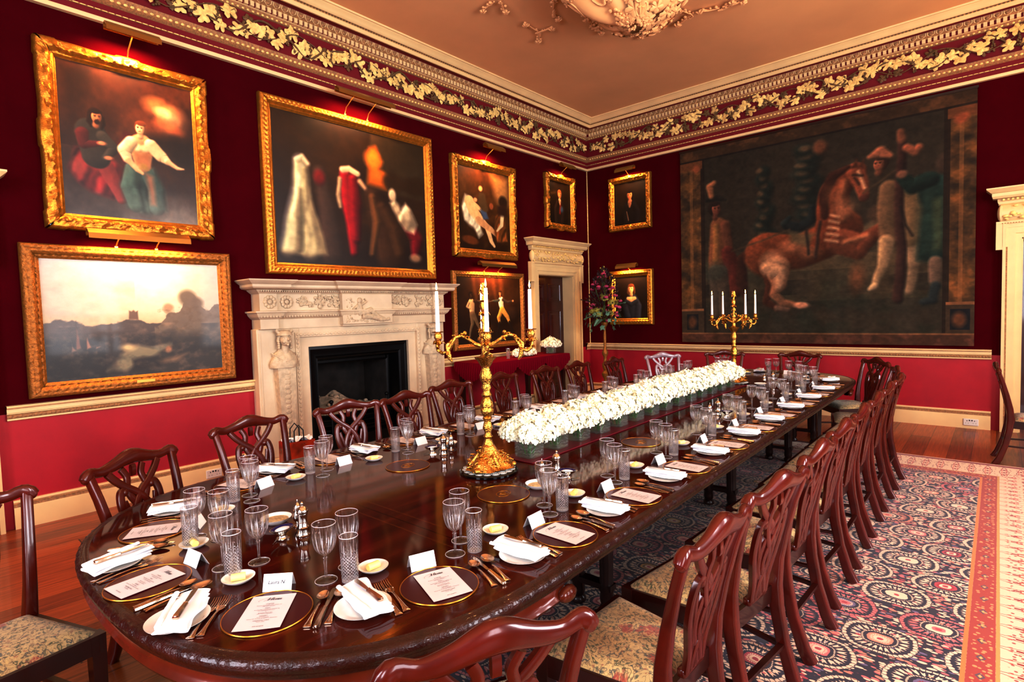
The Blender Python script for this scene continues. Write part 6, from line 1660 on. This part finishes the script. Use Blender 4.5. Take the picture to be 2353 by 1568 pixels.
SET+=[(x,2.985+.012*i,-90,'at the %s place along the left side'%ordn[i+1],0) for i,x in enumerate([1.690,2.262,2.83,3.45,4.12,4.80,5.45])]
SET+=[(6.07,3.055,-92,'at the last place on the left side',0),(6.75,2.93,-130,"at the table's far left corner",0),(7.33,2.52,180,'at the far end, left of centre',0),(7.36,1.92,180,'at the far end, right of centre',0)]
for x,y,a,w,wr in SET: setting(x,y,a,w,bool(wr))
# crested mats standing free in the middle
PR['crest']=mk_mat(True)
for x,y,w in ((1.886,2.485,'left of the near candelabra'),(1.853,1.724,'in front of the near candelabra'),(3.112,1.690,'right of the flower row'),(3.15,2.46,'behind the flower row'),(4.9,1.72,'right of the far flowers')):
    place('crest',x,y,ZT,.3,'empty burgundy mat with gilt crest '+w,'spare crested mats')
# ------------------------------------------------------------ cruets
def mk_mill(h=.135,name='pepper_mill',lab='x'):
    r=thing(name,lab,'pepper mill'); s=h/.135; b=MB()
    b.lathe([(.001,0),(.026*s,0),(.027*s,.004*s),(.022*s,.012*s),(.0225*s,.030*s),(.024*s,.034*s),(.020*s,.040*s),(.0165*s,.060*s),(.0185*s,.080*s),(.0200*s,.084*s),(.0195*s,.088*s),(.001,.089*s)],28,cap=False); b.build('mill_body',M['silver'],r)
    b=MB(); b.lathe([(.001,.089*s),(.021*s,.089*s),(.023*s,.093*s),(.022*s,.100*s),(.014*s,.112*s),(.005*s,.117*s),(.004*s,.121*s),(.0062*s,.126*s),(.004*s,.132*s),(.001,.134*s)],28,cap=False); b.build('mill_cap',M['silver'],r)
    return r
def mk_caster():
    r=thing('pepper_pot','x','pepper pot'); b=MB()
    b.lathe([(.001,0),(.018,0),(.019,.003),(.008,.010),(.007,.016),(.017,.028),(.0205,.042),(.018,.056),(.013,.066),(.015,.068),(.001,.070)],24,cap=False); b.build('urn_body',M['silver'],r)
    b=MB(); b.lathe([(.015,.068),(.016,.074),(.013,.086),(.007,.096),(.002,.100),(.003,.106),(.001,.112)],24); b.build('pierced_cap',M['silver'],r); return r
def mk_cellar():
    r=thing('salt_cellar','x','salt cellar'); b=MB()
    e=lambda r_,z,a:r_*(1.25 if True else 1)
    S=Matrix.Diagonal((1.45,1,1,1))
    b.box(-.019,.019,-.019,.019,0,.005); b.lathe([(.016,.005),(.011,.011),(.010,.018),(.014,.026),(.026,.036),(.034,.044),(.036,.0455),(.033,.0455),(.024,.037),(.001,.034)],28,M=S,cap=False,mod=lambda r_,z,a:r_*(1+.03*math.sin(10*a)) if z>.03 else r_)
    b.build('silver_stand',M['silver'],r)
    b=MB(); b.lathe([(.0325,.0462),(.0305,.0462),(.024,.041),(.001,.0395)],28,M=S,cap=False); b.build('blue_liner',M['blueglass'],r)
    b=MB(); b.lathe([(.021,.0410),(.014,.0445),(.001,.0465)],20,M=S,cap=False); b.build('salt_heap',M['salt'],r)
    return r
def mk_bowl():
    r=thing('relish_dish','x','dish'); b=MB(); b.lathe([(.001,.004),(.034,.005),(.048,.014),(.060,.024),(.0615,.025),(.060,.022),(.046,.009),(.036,.001),(.030,0),(.001,0)],40,cap=False); b.build('china_bowl',M['china'],r)
    b=MB(); b.lathe([(.0475,.0150),(.03,.0165),(.001,.0170)],30,cap=False); b.build('pale_sauce',M['sauce'],r); return r
def mk_saltspoon():
    b=MB(); b.tube([(-.03,0,.004),(.02,0,.006)],.0014,6); b.ball((.027,0,.006),.006,10,6,(1.3,1,.45)); return tag(b.build('salt_spoon',M['silver']),'x','spoon')
M['sauce']=mat('pale_relish',(196,176,140),.6,var=.3,vscale=90)
PR.update(mill=mk_mill(),caster=mk_caster(),cellar=mk_cellar(),bowl=mk_bowl(),sspoon=mk_saltspoon())
def cruet(cx,cy,rot,where,flip=1):
    def p(k,dx,dy,lab,g,r=0):
        c,d=math.cos(rot),math.sin(rot); place(k,cx+dx*c-dy*d,cy+dx*d+dy*c,ZT,rot+r,lab+' '+where,g)
    p('mill',.026,-.04,'polished silver pepper mill','silver pepper mills'); p('caster',.058,.062,'small urn-shaped silver pepper pot','silver pepper pots')
    p('cellar',-.045,-.015,'silver salt cellar with blue glass liner','silver salt cellars',r=.3); p('bowl',.02,.175,'white relish dish','relish dishes'); p('sspoon',-.075,-.02,'tiny silver salt spoon','salt spoons',r=.8)
cruet(1.000,2.075,math.radians(0),'in the near group on the front end')
cruet(2.19,2.555,math.radians(-50),'in the group left of the near candelabra')
cruet(2.20,1.665,math.radians(100),'in the group right of the near candelabra')
cruet(4.20,1.60,math.radians(95),'in the group beside the far flowers')
cruet(4.35,2.62,math.radians(-60),'in the group behind the flowers')
cruet(6.22,1.80,math.radians(70),'in the group right of the far candelabra')
cruet(6.45,2.45,math.radians(10),'in the group beyond the far candelabra')
# ------------------------------------------------------------ runner, vases of hydrangea
b=MB(); b.box(0,3.72,-.112,.112,0,.008,bev=.003); o=b.build('table_runner',M['runner'],loc=(2.325,2.045,ZT),rotz=math.radians(1.0),ang=30); tag(o,'long narrow crimson runner board under the row of white hydrangeas','table runner')
VP=cube_vase(); BQ=[bouquet(31,[((-.05,-.066,.142),.082),((.055,-.060,.138),.084),((.05,.066,.143),.084),((-.055,.062,.140),.082),((0,0,.176),.088)],n=210),bouquet(32,[((-.055,-.060,.138),.086),((.05,-.068,.140),.080),((.055,.060,.145),.084),((-.05,.068,.142),.082),((.01,.0,.180),.084)],n=210),bouquet(33,[((-.05,-.068,.138),.082),((.05,-.062,.142),.086),((.05,.068,.140),.082),((-.055,.058,.143),.086),((-.01,0,.172),.086)],n=210)]
nv=14; usedb=set()
for i in range(nv):
    x=2.435+.2535*i; y=2.047+.0175*(x-2.325)
    if x>5.95: break
    lab=('nearest' if i==0 else 'farthest' if i==nv-1 else ordn[i] if i<9 else ['tenth','eleventh','twelfth','thirteenth','fourteenth'][i-9])
    w=lab+' in the row'+(' from the near candelabra' if 0<i<nv-1 else '')
    vloc=(x,y,ZT+.0082); vr=math.radians(1+Rs.uniform(-3,3))
    if i==0: VP.location=vloc; VP.rotation_euler=(0,0,vr); VP['label']='square glass vase on the crimson runner, '+w; VP['group']='square glass vases on the runner'
    else: dup(VP,vloc,vr,'square glass vase on the crimson runner, '+w,'square glass vases on the runner')
    k=i%3; rr=Rs.choice((0,PI))+Rs.uniform(-.25,.25); hl=(x,y,ZT+.0082)
    lab2='cream-white hydrangea posy in square vase, '+w
    if k not in usedb: usedb.add(k); B=BQ[k]; B.location=hl; B.rotation_euler=(0,0,rr); tag(B,lab2,'flowers','white hydrangea posies on the runner')
    else: dup(BQ[k],hl,rr,lab2,'white hydrangea posies on the runner',scale=Rs.uniform(.96,1.08))
zsb=.931
dup(VP,(6.98,5.36,zsb),.3,'square glass vase standing on the crimson sideboard','vase on the sideboard'); 
B=dup(BQ[0],(6.98,5.36,zsb),.2,'rounded white hydrangea posy on the sideboard beside the door','flowers on the sideboard')
low=bouquet(41,[((-.17,0,.06),.075),((-.06,.01,.07),.08),((.06,-.01,.065),.08),((.17,0,.06),.07)],n=150); low.location=(6.32,5.36,zsb-.012); tag(low,'long low cluster of white hydrangea heads lying on the sideboard','flowers','flowers on the sideboard')
place('tumb',5.93,5.34,zsb,0,'crystal tumbler standing alone on the sideboard','glassware on the sideboard')
# ------------------------------------------------------------ candelabra
def candelabrum():
    root=thing('candelabra','x','candelabra'); Rr=random.Random(6)
    b=MB()   # rocaille foot with three scrolled lobes
    L=[]
    for k in range(13):
        t=k/12; l=[]
        for i in range(66):
            a=2*PI*i/66; lobe=.72+.28*abs(math.cos(1.5*a))**.7; r=(.118*(1-t)**.85*lobe+.024)*(1+.05*math.sin(11*a+5*t)*(1-t)); z=.010+.125*t**2.0+.030*math.sin(PI*min(1,t*1.3))*abs(math.cos(1.5*a))**2+.007*math.sin(17*a+19*t)*(1-t)*math.sin(PI*t)**.5
            l.append((r*math.cos(a),r*math.sin(a),z))
        L.append(l)
    b.loops(L,cap=True)
    for k in range(3):
        a=k*2*PI/3; 
        for s in (-1,1): b.tube([((.06+.012*q)*math.cos(a+s*(.10+.10*q)),(.06+.012*q)*math.sin(a+s*(.10+.10*q)),.075-.012*q) for q in range(6)],[.006,.008,.009,.008,.007,.005],8)
        b.ball((.128*math.cos(a),.128*math.sin(a),.016),.019,10,8,(1.2,1.2,.8)); b.ball((.105*math.cos(a),.105*math.sin(a),.034),.018,10,8)
        b.tube([(.10*math.cos(a+1.05),.10*math.sin(a+1.05),.02),(.07*math.cos(a+1.05),.07*math.sin(a+1.05),.055),(.04*math.cos(a+1.0),.04*math.sin(a+1.0),.10)],[.011,.013,.007],8)
    for k in range(70):
        a=Rr.uniform(0,2*PI); t=Rr.uniform(.05,.85); lobe=.72+.28*abs(math.cos(1.5*a))**.7; r=.118*(1-t)**.85*lobe+.024; z=.012+.125*t**2.0+.030*math.sin(PI*min(1,t*1.3))*abs(math.cos(1.5*a))**2
        q=Rr.uniform(0,6); l=Rr.uniform(.010,.020); d=Vector((math.cos(a+q),math.sin(a+q),.3*math.sin(q)))*l; c=Vector((r*math.cos(a),r*math.sin(a),z))
        b.tube([c-d,c+Vector((0,0,.006)),c+d+Vector((0,0,.002)),c+d*.6+Vector((.004,.004,.006))],[.002,.0045,.0035,.002],6)
    b.build('scrolled_foot',M['ormolu'],root,ang=70)
    b=MB(); lob=lambda r,z,a:r*(1+.07*math.sin(6*a+z*34)*math.sin(z*70)) if z<.42 else r*(1+.05*math.cos(10*a))
    b.lathe([(.030,.125),(.022,.145),(.018,.160),(.026,.170),(.018,.182),(.017,.195),(.026,.215),(.023,.235),(.018,.252),(.026,.268),(.020,.276),(.028,.288),(.033,.30),(.036,.318),(.030,.326),(.034,.335),(.031,.352),(.026,.368),(.018,.380),(.024,.386),(.028,.395),(.021,.405),(.018,.418),(.027,.432),(.022,.445),(.021,.455),(.031,.475),(.033,.50),(.024,.525),(.020,.54),(.030,.555),(.040,.575),(.054,.590),(.056,.596),(.030,.600),(.020,.61),(.018,.66),(.03,.68),(.018,.70)],30,mod=lob)
    b.build('baluster_stem',M['ormolu'],root,ang=60)
    # nozzles: central finial and four arms
    def leafy(b,c,r,n,up=.01):
        for k in range(n):
            a=2*PI*k/n+Rr.uniform(-.2,.2); d=Vector((math.cos(a),math.sin(a),0)); c=Vector(c)
            b.tube([c+d*r*.3,c+d*r*.8+Vector((0,0,up)),c+d*r*1.1+Vector((0,0,up*.2-.006))],[.005,.009,.003],6,up=(0,0,1),flat=.4)
    def nozzle(b,x,y,z):
        T=Matrix.Translation((x,y,z)); b.lathe([(.006,-.075),(.010,-.065),(.026,-.060),(.012,-.052),(.016,-.040),(.022,-.028),(.020,-.012),(.015,-.004),(.031,-.001),(.033,.002),(.018,.004),(.013,.001)],20,M=T,mod=lambda r,zz,a:r*(1+.08*math.sin(6*a+zz*90)) if -.05<zz<-.006 else r)
        leafy(b,(x,y,z-.058),.034,5,.010)
    arms=[]
    zc=.735; AR=.245
    b=MB(); b.lathe([(.018,.70),(.026,.715),(.013,.735),(.012,.775),(.018,.79),(.010,.80),(.012,.815),(.024,.825),(.014,.835),(.019,.85),(.022,.865),(.018,.885),(.030,.892),(.031,.896),(.010,.898),(.007,.92)],20,mod=lambda r,z,a:r*(1+.08*math.sin(6*a+z*60)))
    leafy(b,(0,0,.82),.030,5,.012); leafy(b,(0,0,.73),.034,5,.02); leafy(b,(0,0,.775),.022,4,.02)
    b.tube([(0,0,.895),(.005,.003,.925),(-.004,0,.955),(.003,-.002,.985)],[.006,.007,.006,.003],8)
    for k in range(4): leafy(b,(0,0,.930+.014*k),.024-.003*k,4,.012)
    for k in range(5): a=k*1.3; b.ball((.010*math.cos(a),.010*math.sin(a),.925+.012*k),.006,8,6)
    b.build('central_spray',M['ormolu'],root,ang=60)
    for k in range(4):
        a=k*PI/2; d=Vector((math.cos(a),math.sin(a),0)); sd=Vector((-math.sin(a),math.cos(a),0)); b=MB()
        pts=[(.02,.655),(.05,.665),(.09,.695),(.125,.712),(.155,.705),(.175,.670),(.195,.630),(.225,.622),(.248,.640),(.252,.670),(.245,.700)]
        P=[d*r_+Vector((0,0,z))+sd*.006*math.sin(r_*50) for r_,z in pts]; b.tube(P,[.012,.011,.009,.009,.010,.011,.011,.010,.009,.008,.007],10)
        for q,(r_,z) in enumerate(pts[2:9]):
            for s in (-1,1):
                c=d*r_+Vector((0,0,z)); e=c+sd*s*.026+Vector((0,0,Rr.uniform(-.02,.022)))+d*Rr.uniform(-.012,.02); b.tube([c,(c+e)/2+Vector((0,0,.008)),e],[.005,.010,.003],6,up=(0,0,1),flat=.45)
        b.tube([d*.16+Vector((0,0,.70)),d*.20+Vector((0,0,.665)),d*.19+Vector((0,0,.60)),d*.175+Vector((0,0,.575))],[.008,.012,.014,.004],8)
        b.ball(d*.105+Vector((0,0,.725)),.012,8,6); nozzle(b,d.x*AR,d.y*AR,zc); b.build('candle_arm',M['ormolu'],root,ang=60)
    return root
CP=candelabrum()
def candle():
    r=thing('candle','x','candle'); b=MB(); b.lathe([(.001,0),(.0120,0),(.0118,.02),(.0088,.222),(.0078,.226),(.003,.224)],20); b.build('wax_taper',M['wax'],r)
    b=MB(); b.tube([(0,0,.222),(.0008,0,.232),(.002,0,.237)],.0011,6); b.build('wick',M['cord'],r)
    b=MB(); b.lathe([(.0005,.2315),(.0032,.236),(.0048,.243),(.0042,.251),(.0022,.261),(.0004,.271)],14); b.build('flame',M['flame'],r); return r
CA=candle(); first=[True]
def put_candelabra(x,y,rotz,lab,labs,proto):
    # black mirrored stand and lace doily
    st=thing('candelabra_stand','round black lacquer stand under '+lab,'stand',(x,y,ZT),group='black stands under the candelabra'); b=MB()
    b.lathe([(.001,0),(.150,0),(.156,.004),(.157,.014),(.150,.020),(.001,.020)],64,cap=False); b.build('black_disc',M['black'],st,ang=40)
    dl=thing('lace_doily','white lace doily under '+lab,'doily',(x,y,ZT+.0202),group='lace doilies under the candelabra'); b=MB()
    n=96
    for r0,r1 in ((.060,.070),(.085,.089),(.100,.105)): b.loops([[(r_*math.cos(2*PI*k/n),r_*math.sin(2*PI*k/n),.0006) for k in range(n)] for r_ in (r0,r1)])
    for k in range(36):
        a=2*PI*k/36; p=lambda r_,aa,z=.0012:(r_*math.cos(aa),r_*math.sin(aa),z)
        b.tube([p(.068,a),p(.098,a+.10)],.0011,4); b.tube([p(.068,a),p(.098,a-.10)],.0011,4)
    for k in range(18):
        a=2*PI*k/18; c=(.122*math.cos(a),.122*math.sin(a),.0012)
        for rr in (.020,.012): b.tube([(c[0]+rr*math.cos(q*2*PI/14),c[1]+rr*math.sin(q*2*PI/14),.0014) for q in range(14)],.0016,4,closed=True)
        b.tube([p(.10,a),p(.14,a)],.0012,4)
    b.build('lace',M['lace'],dl)
    z0=ZT+.0225
    if proto: c=CP; c.location=(x,y,z0); c.rotation_euler=(0,0,rotz); c['label']=lab; c['group']='gilt four-branch candelabra'
    else: c=dup(CP,(x,y,z0),rotz,lab,'gilt four-branch candelabra')
    for k in range(4):
        a=rotz+k*PI/2; p=(x+.245*math.cos(a),y+.245*math.sin(a),z0+.735-.012)
        lb='white lit taper candle, '+labs[k]
        if first[0]: CA.location=p; CA['label']=lb; CA['group']='lit white tapers'; first[0]=False
        else: dup(CA,p,Rs.uniform(0,6),lb,'lit white tapers')
        l=bpy.data.lights.new('candle_glow','POINT'); l.energy=1.6; l.color=(1,.62,.28); l.shadow_soft_size=.008
        lo=bpy.data.objects.new('candle_glow',l); COL.objects.link(lo); lo.location=(p[0],p[1],p[2]+.285)
# arms by azimuth from the centre
put_candelabra(2.079,2.035,math.radians(-46+3),'tall gilt rococo candelabra nearest the camera',['right one on the near candelabra','rear one on the near candelabra','left one on the near candelabra','front one on the near candelabra'],True)
put_candelabra(6.06,2.150,math.radians(-43),'gilt rococo candelabra at the far end beyond the flowers',['far right one on the distant candelabra','second from left on the distant candelabra','far left one on the distant candelabra','second from right on the distant candelabra'],False)
# ------------------------------------------------------------ daylight through the windows, added warm fill light
def area(loc,tgt,sx,sy,power,color,spread=180):
    l=bpy.data.lights.new('window_daylight','AREA'); l.shape='RECTANGLE'; l.size=sx; l.size_y=sy; l.energy=power; l.color=color; l.spread=math.radians(spread)
    o=bpy.data.objects.new('window_daylight',l); COL.objects.link(o); o.location=loc
    d=Vector(tgt)-Vector(loc); o.rotation_euler=d.to_track_quat('-Z','Y').to_euler(); return o
for i,(a,c) in enumerate(WIN_S): area(((a+c)/2,YN-.3,2.45),((a+c)/2,0,2.2),1.4,3.0,(150,300,240)[i],(.86,.92,1))
for i,(a,c) in enumerate(WIN_W): area((XN-.3,(a+c)/2,2.45),(0,(a+c)/2,2.2),1.4,3.0,(240,240)[i],(.82,.88,1))
# added unseen lamps behind the camera, throwing warm light onto the ceiling
def added_uplight(x,y,p):
    r=thing('added_uplighter','added unseen brass uplighter warming the ceiling from behind the camera','lamp',(x,y,0),group='added fill uplighters'); b=MB()
    b.lathe([(.001,0),(.14,0),(.14,.02),(.015,.04),(.012,1.70),(.03,1.72),(.13,1.80),(.135,1.82),(.12,1.81),(.02,1.74),(.001,1.74)],24,cap=False); b.build('added_stem_and_bowl',M['brass'],r)
    l=bpy.data.lights.new('added_fill_glow','SPOT'); l.energy=p; l.color=(1,.60,.30); l.spot_size=math.radians(150); l.spot_blend=.8; l.shadow_soft_size=.08
    o=bpy.data.objects.new('added_fill_glow',l); COL.objects.link(o); o.location=(x,y,1.84); o.rotation_euler=(PI,0,0)
for x,y,p in ((-1.0,-2.9,90),(4.3,-2.9,260),(8.2,-2.7,150),(-2.6,4.9,30)): added_uplight(x,y,p)
w=bpy.data.worlds.new('world'); SC.world=w; w.use_nodes=True
bg=w.node_tree.nodes['Background']; bg.inputs[0].default_value=(.7,.8,1,1); bg.inputs[1].default_value=.6
SC.view_settings.view_transform='Standard'; SC.view_settings.look='None'
SC.view_settings.exposure=.26; SC.view_settings.gamma=1
SC.view_settings.use_curve_mapping=True
cm=SC.view_settings.curve_mapping; cv=cm.curves[3]
while len(cv.points)<5: cv.points.new(.5,.5)
for p,(x_,y_) in zip(cv.points,[(0,0),(.22,.135),(.50,.47),(.78,.86),(1,1)]): p.location=(x_,y_)
for i_,pts in ((0,[(0,0),(.5,.51),(1,1)]),(2,[(0,.0),(.5,.495),(1,1)])):
    q=cm.curves[i_]
    while len(q.points)<3: q.points.new(.5,.5)
    for p,(x_,y_) in zip(q.points,pts): p.location=(x_,y_)
cm.update()
SC.cycles.max_bounces=18; SC.cycles.transmission_bounces=18; SC.cycles.transparent_max_bounces=24; SC.cycles.glossy_bounces=4; SC.cycles.diffuse_bounces=4
SC.cycles.sample_clamp_indirect=6; SC.cycles.caustics_refractive=False; SC.cycles.caustics_reflective=False
SC.cycles.use_denoising=True
